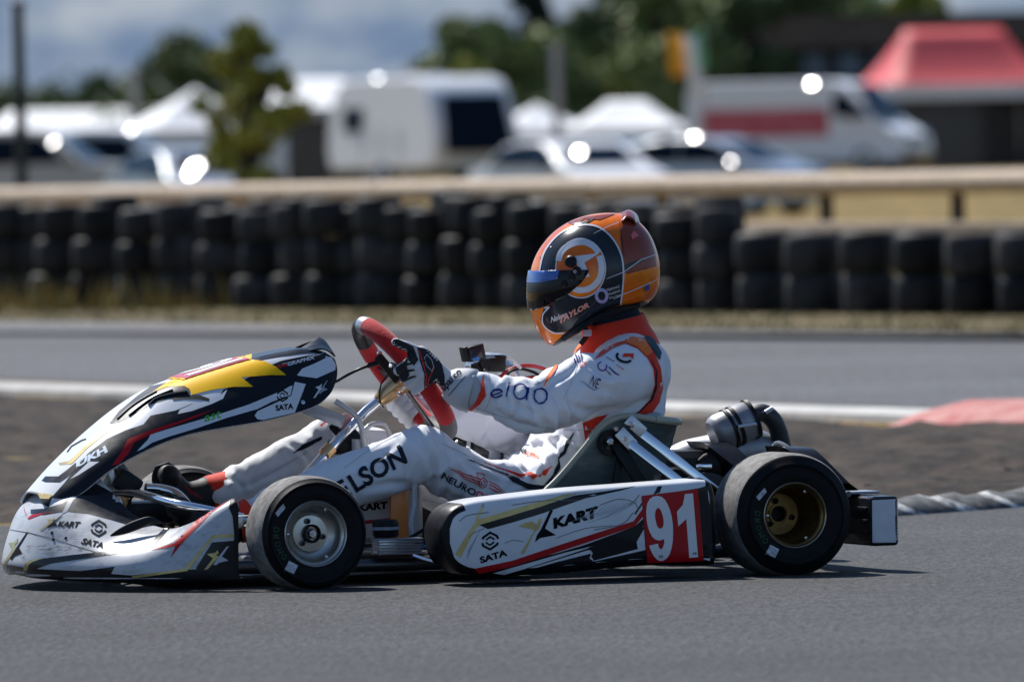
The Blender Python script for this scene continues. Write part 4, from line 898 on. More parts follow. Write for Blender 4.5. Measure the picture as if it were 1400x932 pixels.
# 91 printed on the top of the panel, read from the front: laid from above
pa = K(250, 526, -.07); pb = K(345, 497, -.07)
def topproj(x, y): return Vector((pa.x + (pb.x - pa.x) * y, .075 - .145 * x, 2.0)), Vector((0, 0, -1))
Bp = bvh_of(fpan)
patch(Bp, [(-.02, 1.0), (1.10, 1.0), (1.12, 1.5), (1.08, 2.5), (.5, 2.6), (-.04, 2.5), (-.06, 1.5)], M_BLACK, fpan, 'stripe', 0, .07, topproj, .0008)
patch(Bp, [(0, 0), (1, 0), (1, 1), (0, 1)], M_YEL, fpan, 'number_plate', 2, .08, topproj, .0026)
patch(Bp, [(.02, .04), (1.0, .04), (1.0, .96), (.02, .96)], M_MAG, fpan, 'number_plate', 3, .06, topproj, .0036)
for ch, x0, x1 in (('9', .10, .48), ('1', .60, .92)):
    text(Bp, ch, [(x0, .12), (x1, .12), (x1, .90), (x0, .90)], mat('number_white', (.78, .78, .79), .4), fpan, 5, .03, 0, topproj, 'number', .0048)
hexlogo(B, fpan, 386, 541, 7.5); text(B, 'SATA', [(377, 562), (401, 559), (401, 551), (376, 554)], M_INK, fpan, 2, .045)
text(B, 'ast', [(279, 577), (302, 571), (302, 561), (280, 567)], M_GRN, fpan, 2, .01)
text(B, 'RMS', [(379, 504), (393, 501), (393, 496.5), (380, 499.5)], M_RED, fpan, 3, .03); text(B, 'GRAPHIX', [(393, 501), (430, 491), (430, 485.5), (393, 496)], M_WHITE, fpan, 3, .03)
text(B, 'UKH', [(104, 640), (148, 618), (144, 609), (108, 629)], mat('ink_ice', (.50, .62, .75), .4), fpan, 2, .05)
xlogo(B, fpan, [(427, 545), (448, 536), (448, 520), (430, 526)], M_WHITE, M_GREY)
h = B.ray_cast(*camray(414, 550)); part('screw', lathe([(.001, .003), (.005, .002), (.006, -.001)], h[0], h[1] if h[1].y < 0 else -h[1], 12), M_CHR, fpan)
# small spoiler lip at the top of the panel
lipn = [[K(392, 489, -.05), K(420, 472, -.03), K(436, 462, 0)], [K(400, 486, -.07), K(428, 474, -.05), K(445, 468, -.02)], [K(404, 486, -.08), K(440, 478, -.075), K(458, 488, -.07)]]
lv, lf = grid(lipn, 5, 5); shell(part('panel_lip', (lv, lf), M_BLACK, fpan), .003)
lipm = [[mir(p) for p in r] for r in lipn]; lv, lf = grid(lipm, 5, 5); shell(part('panel_lip', (lv, lf), M_BLACK, fpan), .003)
stroke(bvh_of(fpan), [(386, 498), (420, 490), (446, 482)], 1.0, M_GREY, fpan, 'seam', 3)

# ------------------------------------------------------------------ side pods
def pillow(out_px, y0, y1, bev, bulge):
    o_ = [K(u, v, y0) for u, v in out_px]; o_ = catmull(o_, 5, True); n = len(o_); c = sum(o_, Vector()) / n
    rings = []
    def inset(d):
        res = []
        for i in range(n):
            a = o_[i - 1]; b_ = o_[(i + 1) % n]; t = (b_ - a).normalized(); nn = Vector((-t.z, 0, t.x))
            if nn.dot(c - o_[i]) < 0: nn = -nn
            res.append(o_[i] + nn * d)
        return res
    def setv(r, y): return [Vector((p.x, y, p.z)) for p in r]
    rings.append(setv(inset(bev * .6), y1)); rings.append(setv(inset(0), y1 - .02)); rings.append(setv(inset(0), y0 + bev)); rings.append(setv(inset(bev * .3), y0 + bev * .3)); rings.append(setv(inset(bev), y0))
    base = rings[-1]
    for s in (.9, .7, .45, .2): rings.append([Vector((c.x + (p.x - c.x) * s, y0 - bulge * (1 - s), c.z + (p.z - c.z) * s)) for p in base])
    V = [p for r in rings for p in r]; F = []
    for i in range(len(rings) - 1):
        for j in range(n): F.append((i * n + j, i * n + (j + 1) % n, (i + 1) * n + (j + 1) % n, (i + 1) * n + j))
    F.append(tuple(range(n - 1, -1, -1))); F.append(tuple((len(rings) - 1) * n + j for j in range(n))); return V, F
PO = [(604, 738), (606, 715), (620, 695), (648, 685), (700, 678), (780, 669), (860, 663), (930, 658), (966, 656), (977, 668), (980, 700), (980, 762), (968, 772), (900, 772), (830, 777), (740, 785), (660, 787), (630, 781), (612, 765)]
pv, pf = pillow(PO, -.655, -.50, .016, .006); pod = part('side_pod', (pv, pf), M_WHITE, kart, True, 60)
pod.data.materials.append(M_DBLK); xk_ = K(636, 700, -.655).x; zk_ = K(800, 765, -.655).z
for pl in pod.data.polygons:
    c_ = pl.center
    if c_.y > -.6549 and (c_.x < xk_ + .02 * (c_.z - zk_) or c_.z < zk_ + .012 or c_.x > K(966, 700, -.655).x): pl.material_index = 1
pod2 = part('side_pod', ([mir(p) for p in pv], [f[::-1] for f in pf]), M_WHITE, kart, True, 60)
pod2.data.materials.append(M_DBLK)
for o_ in (pod, pod2):
    for pl in o_.data.polygons:
        if abs(pl.center.y) < .535: pl.material_index = 1
B = bvh_of(pod); P_ = lambda loop, m_, nm='stripe', ly=0, g=5: patch(B, loop, m_, pod, nm, ly, g)
P_([(600, 740), (602, 712), (618, 694), (630, 692), (620, 706), (615, 722), (615, 742), (621, 762), (634, 776), (652, 781), (640, 792), (610, 780)], M_DBLK, 'edge_trim', 0, 2.2)
P_([(630, 786), (672, 776), (760, 756), (800, 744), (868, 719), (881, 707), (885, 712), (866, 735), (868, 727), (800, 750), (806, 752), (868, 727), (872, 750), (812, 766), (808, 760), (815, 748), (760, 765), (690, 786), (650, 794)], M_BLACK, 'stripe', 0, 4)
P_([(690, 788), (760, 768), (808, 756), (806, 763), (812, 767), (884, 751), (990, 740), (990, 800), (690, 800)], M_BLACK, 'stripe', 0, 4)
P_([(648, 777), (700, 766), (760, 746), (800, 733), (866, 712), (881, 692), (882, 702), (868, 719), (800, 742), (760, 755), (700, 774), (655, 784)], M_RED, 'stripe', 1, 4)
P_([(674, 783), (720, 770), (772, 755), (815, 745), (770, 760), (720, 776), (690, 785)], M_WHITE, 'stripe', 2, 4)
P_([(655, 717), (690, 707), (730, 695), (785, 677), (830, 671), (870, 664), (850, 670), (800, 681), (740, 702), (700, 714), (667, 723)], M_BLACK, 'stripe', 0, 4)
P_([(645, 720), (653, 710), (720, 690), (770, 676), (830, 668), (790, 674), (740, 692), (690, 707), (656, 717), (650, 722), (634, 753), (630, 762), (622, 757)], M_GOLD, 'stripe', 1, 3)
P_([(650, 712), (660, 688), (662, 690), (654, 711)], M_GOLD, 'stripe', 2, 3); P_([(657, 723), (645, 748), (638, 765), (640, 752)], M_GREY, 'stripe', 1, 3)
P_([(877, 679), (955, 667), (978, 660), (985, 690), (985, 780), (960, 775), (884, 772)], M_BLACK, 'stripe', 0, 4)
P_([(877, 677.5), (954, 668), (962, 766), (885, 769)], M_RED, 'number_plate', 3, 4)
mwn = mat('number_white', (.78, .78, .79), .4)
M_NW = mwn
def bend(q, n=12): return [tuple(p)[:2] for p in catmull([(a, b_, 0) for a, b_ in q], n, True)]
# the race number, drawn as heavy numerals
z9 = lambda L: [(800 + x / 6.658, 650 + y / 6.658) for x, y in L]
patch(B, z9([(655, 183), (690, 190), (722, 215), (748, 258), (770, 312), (786, 375), (796, 450), (798, 520), (795, 590), (785, 655), (768, 708), (745, 745), (715, 767), (685, 772), (655, 762), (625, 732), (600, 688), (580, 635), (660, 617), (668, 652), (686, 670), (705, 655), (718, 610), (718, 572), (700, 582), (670, 588), (640, 580), (610, 556), (585, 512), (566, 455), (556, 390), (553, 320), (562, 255), (585, 212), (615, 190)]), M_NW, pod, 'number', 5, 3)
patch(B, bend(z9([(660, 292), (685, 312), (705, 370), (712, 425), (704, 465), (680, 480), (655, 460), (640, 410), (633, 360), (640, 315)]), 4), M_RED, pod, 'number', 6, 2.5)
patch(B, [(925, 699), (933, 690), (936, 675), (947, 674), (954, 761), (942, 762), (938, 709), (927, 719)], M_NW, pod, 'number', 5, 3)
for (a, b_) in ((900, 762), (946, 758)): text(B, 'XK', [(a, b_), (a + 7, b_ - .5), (a + 7, b_ - 4), (a, b_ - 3.5)], M_INK, pod, 6, .02)
P_([(893, 676), (899, 665), (905, 664), (902, 673)], M_BLACK, 'stripe', 1, 3); P_([(867, 702), (879, 684), (879, 688), (869, 703)], M_BLACK, 'stripe', 1, 3)
P_([(871, 726), (884, 716), (866, 748), (861, 751)], M_BLACK, 'stripe', 1, 3)
P_([(812, 758), (830, 748), (857, 733), (850, 736), (820, 742), (805, 748)], M_BLACK, 'stripe', 2, 3)
hexlogo(B, pod, 670, 739, 11.5, lean=.1); text(B, 'SATA', [(657, 770), (694, 759), (692, 750), (655, 761)], M_INK, pod, 2, .045)
# the pod's big X mark: gold arm and black arm
P_([(712, 756), (731, 724), (709, 719), (718, 714), (728, 712), (734, 718), (737, 708), (741, 708), (737, 722), (731, 727), (716, 757)], M_GOLD, 'logo', 2, 3)
P_([(739, 724), (752, 697), (756, 697), (745, 722), (760, 731), (738, 735), (731, 741), (734, 731)], M_INK, 'logo', 2, 3)
text(B, 'KART', [(757, 723), (817, 707), (817, 691), (756, 708)], M_INK, pod, 2, .06)
for k in range(9):
    u0 = 790 + k * 7; stroke(B, [(u0 - 8, 712 - k * .8), (u0 + 12, 704 - k * 1.4), (u0 + 24 + k, 690 - k)], [.2, .9, .2], M_GREY, pod, 'scuff', 3, False, 3)
stroke(B, [(800, 715), (830, 706), (852, 694), (862, 686)], [.2, 1.2, .8, .2], M_GREY, pod, 'scuff', 3)

M_RUBM = mat('rubber_mark', (.16, .16, .17), .7, spec=.2)
for L, w_ in ((((628, 712), (640, 704), (668, 700)), 1.0), (((700, 690), (745, 684), (790, 684)), .9), (((812, 724), (850, 716), (866, 700)), 1.0), (((760, 735), (800, 722), (838, 718)), .8), (((640, 735), (648, 728), (662, 722)), .8), (((690, 742), (702, 738), (716, 740)), .8), (((860, 690), (868, 684), (874, 676)), .9), (((820, 690), (846, 682), (866, 686), (872, 694)), .9)):
    stroke(B, [tuple(p)[:2] for p in catmull([(a, b_, 0) for a, b_ in L], 5)], w_, M_RUBM, pod, 'scuff', 3, False, 3)
# ------------------------------------------------------------------ seat
M_SEAT = mat('seat_fibreglass', (.115, .14, .13), .38, coat=.3, col2=(.07, .095, .095), vscale=18, bump=.04, bscale=160, stretch=(1, 1, 6))
M_SEDGE = mat('seat_edge', (.40, .41, .33), .4, coat=.2)
SB = [(690, 695), (765, 722), (840, 722), (885, 668), (905, 612), (912, 576)]; SR = [(742, 675), (768, 649), (800, 611), (824, 582), (854, 569), (896, 573)]
rows = []
for (b_, r_) in zip(SB, SR):
    pb_ = K(*b_, 0.0); pr = K(*r_, -.205); rows.append([pb_, pb_.lerp(Vector((pr.x, 0, pr.z)), .06) + Vector((0, -.10, 0)), pb_.lerp(Vector((pr.x, 0, pr.z)), .35) + Vector((0, -.175, 0)), pb_.lerp(Vector((pr.x, 0, pr.z)), .7) + Vector((0, -.2, 0)), pr])
rows = [[mir(p) for p in r[:0:-1]] + r for r in rows]
sv, sf = grid(rows, 6, 5); seat = part('seat', (sv, sf), M_SEAT); shell(seat, .006, 1)
edge = [r[-1] for r in rows]; part('edge', tube(catmull(edge, 8), .0075, 10), M_SEDGE, seat); part('edge', tube(catmull([mir(p) for p in edge], 8), .0075, 10), M_SEDGE, seat)
part('edge', tube(catmull([r[0] if False else Vector((rows[-1][0].x, rows[-1][0].y, rows[-1][0].z)) for r in rows[:1]] + rows[-1][1:], 4), .009, 10), M_SEDGE, seat)
lipp = [K(884, 570, -.20), K(900, 571, -.19), K(903, 578, -.15), K(890, 583, -.13)]; part('seat_lip', tube(catmull(lipp, 5), [.008, .009, .01, .011, .012, .012, .012, .012, .012, .011, .01, .009, .008, .007, .006, .005], 10), mat('seat_lip_grey', (.30, .36, .38), .35), seat)
def stay(name, a, b_, y0, y1, wd, th, m_): return part(name, beam(K(*a, y0), K(*b_, y1), wd, th, .003), m_)
stay('seat_stay', (842, 606), (884, 672), -.225, -.25, .028, .012, M_DBLK); stay('seat_stay', (850, 612), (838, 676), -.215, -.24, .016, .01, M_DBLK)
stay('chrome_stay', (852, 598), (952, 676), -.235, -.30, .021, .012, M_CHR); stay('chrome_stay', (866, 583), (985, 676), -.225, -.28, .022, .012, M_CHR)
for (a, b_, r_) in ((835, 605, .017), (835, 605, .030),):
    part('seat_washer', lathe([(.001, .004), (r_, .004), (r_, -.006), (.001, -.006)], K(a, b_, -.216), (0, -1, 0), 24), M_DBLK if r_ > .02 else M_STEEL)
for (a, b_, rr) in ((834, 604, .0085), (854, 600, .009), (862, 580, .008), (841, 586, .005)):
    part('bolt', lathe([(.001, .008), (.005, .008), (rr, .005), (rr, -.01), (.001, -.01)], K(a, b_, -.238), (0, -1, 0), 14), M_CHR)
stay('stay_bracket', (846, 589), (866, 610), -.24, -.245, .03, .006, M_ALU); stay('stay_bracket', (858, 572), (880, 592), -.232, -.236, .028, .006, M_ALU)

# ------------------------------------------------------------------ steering column and wheel
c0 = K(400, 670, -.10); c1 = K(452, 613, -.05); c2 = K(500, 562, 0); c3 = K(527, 540, 0); ctr = K(553, 518, 0.0)
part('steering_column', tube([c0, c1, K(470, 593, -.03), c2, c3], .0115, 18), M_CHR)
part('column_collar', tube([K(443, 622, -.06), K(452, 612, -.052)], .016, 16), M_GALU)
part('hub_boss', tube([K(517, 549, 0), K(525, 541, 0), K(543, 526, 0), K(550, 520, 0)], [.014, .021, .027, .03], 20), M_GALU)
part('column_support', beam(K(458, 575, 0), K(497, 618, -.03), .045, .012, .006), M_DBLK); part('column_support', beam(K(468, 566, .05), K(490, 634, .05), .03, .012, .005), M_DBLK)
stay('panel_stay', (415, 556), (470, 577), -.05, -.03, .03, .004, mat('clear_bracket', (.35, .36, .40), .2, coat=.5)); stay('panel_stay', (462, 578), (483, 572), -.03, 0, .03, .004, mat('pink_bracket', (.55, .28, .28), .35))
nrm_ = (ctr - K(500, 562, 0)).normalized(); lat = Vector((0, -1, 0)); upw = nrm_.cross(lat).normalized()
if upw.z < 0: upw = -upw
RW = .150
def ringpt(a):   # a measured from the top of the wheel towards the near side, flattened at the bottom
    sx = .93; return ctr + upw * (RW * math.cos(a) * 1.04) + lat * (RW * sx * math.sin(a))
swh = pempty('steering_wheel', (0, 0, 0))
def arc(a0, a1, n): return [ringpt(R(a0 + (a1 - a0) * i / n)) for i in range(n + 1)]
M_GRIP = mat('grip_red', (.46, .012, .014), .85, bump=.3, bscale=260, spec=.2, sheen=.3); M_GG = mat('grip_grey', (.10, .10, .105), .65, bump=.2, bscale=300)
part('grip', tube(arc(13, 136, 30), .0215, 18), M_GRIP, swh); part('grip', tube(arc(212, 312, 26), .0205, 18), M_GRIP, swh)
part('rim_section', tube(arc(136, 212, 14), .0205, 18), M_GG, swh); part('rim_section', tube(arc(-48, 0, 12), .0205, 18), M_DBLK, swh)
part('rim_band', tube(arc(0, 13, 4), .0212, 18), mat('band_silver', (.42, .43, .45), .4, metal=.6), swh)
for a in (80, 200, 280): part('spoke', beam(ctr - nrm_ * .012, ringpt(R(a)) - nrm_ * .006, .03, .006, .002, nrm_), M_STEEL, swh)
part('wheel_plate', lathe([(.001, .004), (.045, .004), (.05, 0), (.045, -.006), (.001, -.006)], ctr, nrm_, 28), M_DBLK, swh)
part('shift_paddle', beam(K(516, 486, -.03), K(545, 520, -.04), .022, .01, .004), M_DBLK, swh)
for (a, b_) in ((519, 482), (533, 500), (548, 520), (551, 531), (546, 538)): part('bolt', lathe([(.001, .006), (.004, .006), (.0055, .002), (.0055, -.006)], K(a, b_, -.045), (0, -1, 0), 10), M_CHR, swh)
rail('data_cable', [K(522, 490, -.03), K(508, 498, -.02), K(490, 505, -.02), K(474, 513, 0), K(462, 520, .03), K(452, 524, .03)], .0035, M_DBLK); rail('cable_boot', [K(526, 492, -.03), K(512, 497, -.025), K(502, 500, -.02)], .006, M_DBLK)
rail('wire', [K(532, 510, -.02), K(521, 525, -.02), K(519, 545, -.02), K(524, 556, 0)], .0018, M_DBLK)
M_HOSE = mat('clear_hose', (.62, .62, .63), .2, trans=.35, coat=.3)
rail('clear_hose', [K(458, 548, -.04), K(480, 562, -.05), K(492, 578, -.06), K(497, 600, -.06), K(498, 622, -.05)], .0065, M_HOSE); rail('clear_hose', [K(497, 590, -.05), K(508, 580, -.04), K(524, 580, -.02), K(532, 592, 0), K(536, 610, .02)], .006, M_HOSE)
for a in (488, 498): part('brake_fluid_bottle', lathe([(.001, .02), (.012, .02), (.013, -.02), (.001, -.02)], K(a, 612, -.04), (0, 0, 1), 12), M_HOSE)
part('display_unit', rbox(K(474, 610, .0), (.08, .05, .035), .006), M_DBLK)
# fuel tank under the column, orange plate, small mechanical parts behind the front wheel
tank = part('fuel_tank', rbox(K(505, 690, 0.0) + Vector((-.01, .0, -.01)), (.22, .22, .15), .03, None, 3), mat('tank_white', (.62, .56, .50), .4, coat=.2)); Bt = bvh_of(tank)
text(Bt, 'KART', [(490, 699), (530, 695), (530, 685), (490, 689)], M_INK, tank, 1, .05); patch(Bt, [(470, 714), (548, 706), (548, 711), (470, 719)], M_RED, tank, 'stripe', 0, 4)
part('orange_plate', beam(K(546, 662, -.16), K(546, 745, -.16), .042, .008, .002), M_ORG); part('orange_plate', beam(K(515, 750, -.2), K(566, 752, -.2), .02, .05, .002), M_ORG)
part('hose_clamped', tube(catmull([K(567, 660, -.2), K(566, 690, -.2), K(562, 715, -.21), K(566, 742, -.22)], 5), .0065, 10), M_HOSE)
fin = pempty('finned_block', K(543, 746, -.36)); part('core', rbox((0, 0, 0), (.10, .05, .034), .003), M_ALU, fin)
for k in range(6): part('fin', rbox((0, -.001, -.016 + k * .0065), (.106, .058, .0028), .0006), M_GREY, fin)
part('reservoir', lathe([(.001, .02), (.026, .02), (.03, .014), (.03, -.014), (.026, -.02), (.001, -.02)], K(527, 722, -.34), (0, 0, 1), 24), M_DBLK); part('reservoir_band', lathe([(.0308, .004), (.0308, -.003)], K(527, 722, -.34), (0, 0, 1), 24), M_GREY)
M_BFIT = mat('blue_fitting', (.03, .12, .28), .3, metal=.8)
for (a, b_) in ((572, 742), (580, 748), (566, 752)): part('hose_fitting', tube([K(a - 6, b_, -.38), K(a + 6, b_, -.38)], .0055, 8), M_BFIT)
rail('tie_rod_end', [K(566, 760, -.42), K(590, 768, -.46), K(606, 771, -.48), K(625, 776, -.5)], .006, M_CHR); rail('brake_line', [K(560, 735, -.3), K(590, 720, -.3), K(600, 740, -.3), K(586, 757, -.3)], .004, M_DBLK)
part('red_bracket', rbox(K(560, 766, -.3), (.07, .04, .012), .003), M_RED)
part('side_bracket', rbox(K(336, 713, -.46), (.05, .02, .03), .006), M_ALU); part('bolt', lathe([(.001, .006), (.006, .006), (.011, .002), (.011, -.008)], K(338, 714, -.475), (0, -1, 0), 14), M_CHR)

# ------------------------------------------------------------------ engine on the far side
eng = pempty('engine', (0, 0, 0))
ec = K(655, 640, .36); part('crankcase', rbox(ec + Vector((.0, .0, -.06)), (.2, .17, .16), .03), M_ALU, eng)
part('cylinder', lathe([(.05, -.06), (.056, -.055), (.056, .05), (.05, .06), (.001, .065)], ec + Vector((.0, 0, .06)), (0, 0, 1), 24), M_ALU, eng)
for k in range(6): part('cooling_fin', lathe([(.05, -.002), (.068, -.002), (.068, .002), (.05, .002)], ec + Vector((0, 0, .01 + k * .016)), (0, 0, 1), 20), M_ALU, eng)
cc_ = K(650, 620, .25); part('carburettor', lathe([(.022, -.06), (.026, -.055), (.026, -.02), (.034, -.018), (.034, .02), (.028, .022), (.028, .06), (.02, .062)], cc_, (1, .1, -.2), 22), M_STEEL, eng)
part('carburettor_body', rbox(cc_ + Vector((.02, 0, -.01)), (.07, .06, .07), .012), M_ALU, eng)
part('intake_boot', tube(catmull([K(615, 602, .27), K(630, 608, .26), K(645, 618, .25)], 4), .028, 16), M_DBLK, eng)
for a in (632, 662, 672): part('clamp', lathe([(.031, -.005), (.034, -.005), (.034, .005), (.031, .005)], K(a, 612 + (a - 632) * .35, .255), (1, .1, -.3), 20), M_CHR, eng)
part('cylinder_head', lathe([(.05, 0), (.055, .01), (.04, .035), (.001, .04)], K(668, 505, .36), (0, 0, 1), 20), M_ALU, eng)
part('radiator_pipe', tube(catmull([K(650, 520, .34), K(672, 500, .34), K(700, 512, .34), K(705, 560, .34)], 5), .018, 12), M_ALU, eng)
M_CRED = mat('cable_red', (.42, .01, .02), .4, coat=.3)
rail('red_cable', [K(678, 522, .3), K(690, 510, .3), K(708, 501, .3), K(728, 500, .3), K(748, 506, .3), K(760, 516, .25)], .0045, M_CRED); rail('black_cable', [K(693, 525, .28), K(695, 510, .28), K(710, 504, .28), K(728, 508, .28), K(742, 515, .26)], .0035, M_DBLK)
part('red_cap', tube([K(708, 523, .28), K(735, 519, .28)], .012, 12), M_RED)
# exhaust: chamber, elbow, silencer
exh = pempty('exhaust', (0, 0, 0)); M_EXH = mat('exhaust_grey', (.36, .37, .39), .45, metal=.6, var=.25, vscale=9)
part('elbow', tube(catmull([K(1010, 580, .30), K(1030, 568, .30), K(1045, 565, .30), K(1058, 576, .30), K(1066, 596, .31), K(1072, 630, .32), K(1070, 670, .32)], 6), .0215, 20), mat('exhaust_black', (.045, .047, .05), .45, metal=.3, rvar=.1), exh)
sp, sq = K(974, 596, .30), K(1030, 571, .30); part('silencer', lathe([(.001, 0), (.034, 0), (.042, .008), (.045, .02), (.045, (sq - sp).length - .012), (.038, (sq - sp).length), (.024, (sq - sp).length + .006)], sp, sq - sp, 32), M_EXH, exh)
for t in (.42, .56, .95): part('band', lathe([(.0455, -.004), (.049, -.004), (.049, .004), (.0455, .004)], sp.lerp(sq, t), sq - sp, 28), M_DBLK, exh)
part('spring', tube([K(1008, 583, .25), K(1040, 578, .26)], .005, 8), M_CHR, exh); part('bolt', tube([K(1046, 564, .27), K(1056, 558, .27)], .006, 8), M_CHR, exh)
ch_ = [K(912, 632, .38), K(940, 628, .37), K(975, 626, .36), K(1000, 618, .35), (K(1040, 616, .34)), K(1066, 640, .34)]
part('chamber', tube(catmull(ch_, 5), [.03 + .028 * math.sin(math.pi * i / 25) for i in range(26)], 20), M_EXH, exh)
part('chain_guard', tube(catmull([K(955, 640, .22), K(985, 636, .22), K(1010, 630, .22)], 4), [.02, .03, .035, .04, .04, .04, .036, .03, .02], 14, True, .4), M_DBLK)
part('clamp', rbox(K(960, 638, .2), (.04, .03, .014), .004), M_CHR)
gx = K(1000, 640, .05); part('sprocket_guard', lathe([(.001, .01), (.085, .01), (.09, 0), (.085, -.01), (.001, -.01)], Vector((xr, .2, RR)), (0, 1, 0), 28), M_DBLK)
part('airbox', rbox(K(905, 650, .30), (.22, .16, .12), .04, None, 3), M_DBLK)
part('brake_disc', lathe([(.03, .004), (.085, .004), (.085, -.004), (.03, -.004)], Vector((xr - .03, -.12, RR)), (0, 1, 0), 36), M_STEEL); part('brake_caliper', rbox(Vector((xr - .1, -.12, RR)), (.05, .07, .07), .01), M_DBLK)
# ------------------------------------------------------------------ rear bumper
rb_ = pempty('rear_bumper', (0, 0, 0)); x0_ = K(1191, 712, -.655).x; x1_ = K(1229, 712, -.655).x; zt_ = K(1208, 678, -.655).z; zb_ = K(1208, 746, -.655).z
for s in (-1, 1):
    y0_, y1_ = (-.655, -.43) if s < 0 else (.43, .655)
    blk = part('end_block', rbox(((x0_ + x1_) / 2, (y0_ + y1_) / 2, (zt_ + zb_) / 2), (x1_ - x0_, y1_ - y0_, zt_ - zb_), .011, None, 3), M_BLACK, rb_)
    if s < 0:
        Bb = bvh_of(blk); patch(Bb, [(1192.5, 683.5), (1224, 682), (1227.5, 686), (1227, 738), (1224, 741), (1193, 741.5)], mat('sticker_pale', (.60, .62, .66), .4, var=.06, vscale=30), rb_, 'sticker', 1, 4)
    for k, zz in enumerate((.25, .5, .75)): part('moulded_rib', rbox((x0_ - .002, (y0_ + y1_) / 2 + .02 * s, zb_ + (zt_ - zb_) * zz), (.008, .14, .008), .002), M_DBLK, rb_)
zc = (zt_ + zb_) / 2
def bbprof(y):
    t = min(1, max(0, (.5 - abs(y)) / .14)); t = t * t * (3 - 2 * t); t2 = min(1, max(0, (abs(y) - .1) / .14)); t *= .1 + .9 * t2 * t2 * (3 - 2 * t2); return [(x0_ + .012 - .05 * t, zb_ + .012), (x0_ - .012 - .075 * t, zt_ - .01 + .08 * t), (x0_ - .01 - .10 * t, zt_ + .005 + .105 * t), (x0_ + .03 - .07 * t, zt_ + .006 + .100 * t), (x1_ - .02 - .03 * t, zt_ + .002 + .03 * t), (x1_ - .006, zc), (x1_ - .012, zb_ + .012), (x0_ + .012 - .05 * t, zb_ + .012)]
V = []; yy_ = [-.46 + .92 * i / 36 for i in range(37)]
for y in yy_:
    for (a, b_) in bbprof(y): V.append((a, y, b_))
k = 8; F = [(i * k + j, i * k + j + 1, (i + 1) * k + j + 1, (i + 1) * k + j) for i in range(36) for j in range(k - 1)]
part('crossbar', (V, F), M_BLACK, rb_, True, 30)
part('top_strip', tube(catmull([(x0_ - .02, -.56, zt_ + .004), (x0_ - .03, -.46, zt_ + .01), (x0_ - .09, -.36, zt_ + .10), (x0_ - .1, -.28, zt_ + .112), (x0_ - .07, -.2, zt_ + .06), (x0_ - .04, -.1, zt_ + .016)], 5), .007, 10), mat('bumper_grey', (.10, .11, .12), .3, coat=.3), rb_)
part('flap', rbox((x0_ + .02, -.5, zt_ + .006), (.075, .1, .006), .002), M_GREY, rb_)
for s in (-1, 1): rail('bumper_mount', [(.5, s * .25, .08), (x0_ - .02, s * .25, .11)], .011)
# ================================================================== the driver
def fused(name, pieces, voxel, smooth_it, material, parent=None):
    mb = MB()
    for p in pieces: mb.add(p)
    o = mb.build(name + '_raw', None, None)
    r = o.modifiers.new('r', 'REMESH'); r.mode = 'VOXEL'; r.voxel_size = voxel; r.use_smooth_shade = True
    s = o.modifiers.new('s', 'SMOOTH'); s.iterations = smooth_it; s.factor = .5
    dg = bpy.context.evaluated_depsgraph_get(); me = bpy.data.meshes.new_from_object(o.evaluated_get(dg)); old = o.data
    bpy.data.objects.remove(o); bpy.data.meshes.remove(old); me.name = name; me.materials.clear(); me.materials.append(material)
    me.polygons.foreach_set('use_smooth', [True] * len(me.polygons))
    return link(bpy.data.objects.new(name, me), parent)
def chain(pts, rs): return [capsule(pts[i], pts[i + 1], rs[i], rs[i + 1]) for i in range(len(pts) - 1)]
pel = K(778, 655, 0); mid = K(797, 600, 0); che = K(832, 545, 0); upc = K(848, 508, 0)
J = {}
J['shN'] = K(866, 506, -.165); J['elN'] = K(733, 556, -.235); J['wrN'] = K(632, 531, -.17)
J['shF'] = K(848, 502, .165); J['elF'] = K(712, 588, .235); J['wrF'] = K(592, 568, .17)
J['hipN'] = K(764, 686, -.10); J['knN'] = K(574, 622, -.15); J['anN'] = K(338, 712, -.19)
J['hipF'] = K(752, 684, .10); J['knF'] = K(468, 599, .13); J['anF'] = K(306, 674, .15)
up_N = J['shN'].lerp(J['elN'], .5) + Vector((0, 0, .006)); fo_N = J['elN'].lerp(J['wrN'], .5)
bones = []
def limb(pts, rs):
    for i in range(len(pts) - 1): bones.append((Vector(pts[i]), Vector(pts[i + 1])))
    return chain(pts, rs)
pcs = []
for y in (-.07, .07):
    o_ = Vector((0, y, 0)); pcs += chain([pel + o_, mid + o_, che + o_ * 1.1, upc + o_ * 1.2], [.108, .100, .110, .092])
pcs += [capsule(pel + Vector((-.06, -.08, -.03)), pel + Vector((-.06, .08, -.03)), .105, .105)]
pcs += chain([upc + Vector((0, -.06, .01)), J['shN']], [.085, .074]); pcs += chain([upc + Vector((0, .06, .01)), J['shF']], [.085, .074])
pcs += chain([upc, K(842, 462, 0), K(832, 430, 0)], [.085, .062, .058])
pcs += limb([J['shN'], up_N, J['elN'], fo_N, J['wrN']], [.073, .070, .062, .053, .043]); pcs += limb([J['shF'], J['shF'].lerp(J['elF'], .5), J['elF'], J['elF'].lerp(J['wrF'], .5), J['wrF']], [.073, .066, .056, .048, .040])
pcs += limb([J['hipN'], K(668, 668, -.125), J['knN'], J['knN'].lerp(J['anN'], .45), J['anN']], [.086, .069, .062, .064, .050]); pcs += limb([J['hipF'], K(615, 672, .115), J['knF'], J['knF'].lerp(J['anF'], .5), J['anF']], [.082, .060, .060, .056, .047])
bones.append((pel, mid)); bones.append((mid, che)); bones.append((che, upc))
person = fused('person', pcs, .0058, 9, M_SUIT)
person.matrix_world = KM
tag(person, 'person in white and orange race suit driving the kart with both hands on the wheel', 'person')
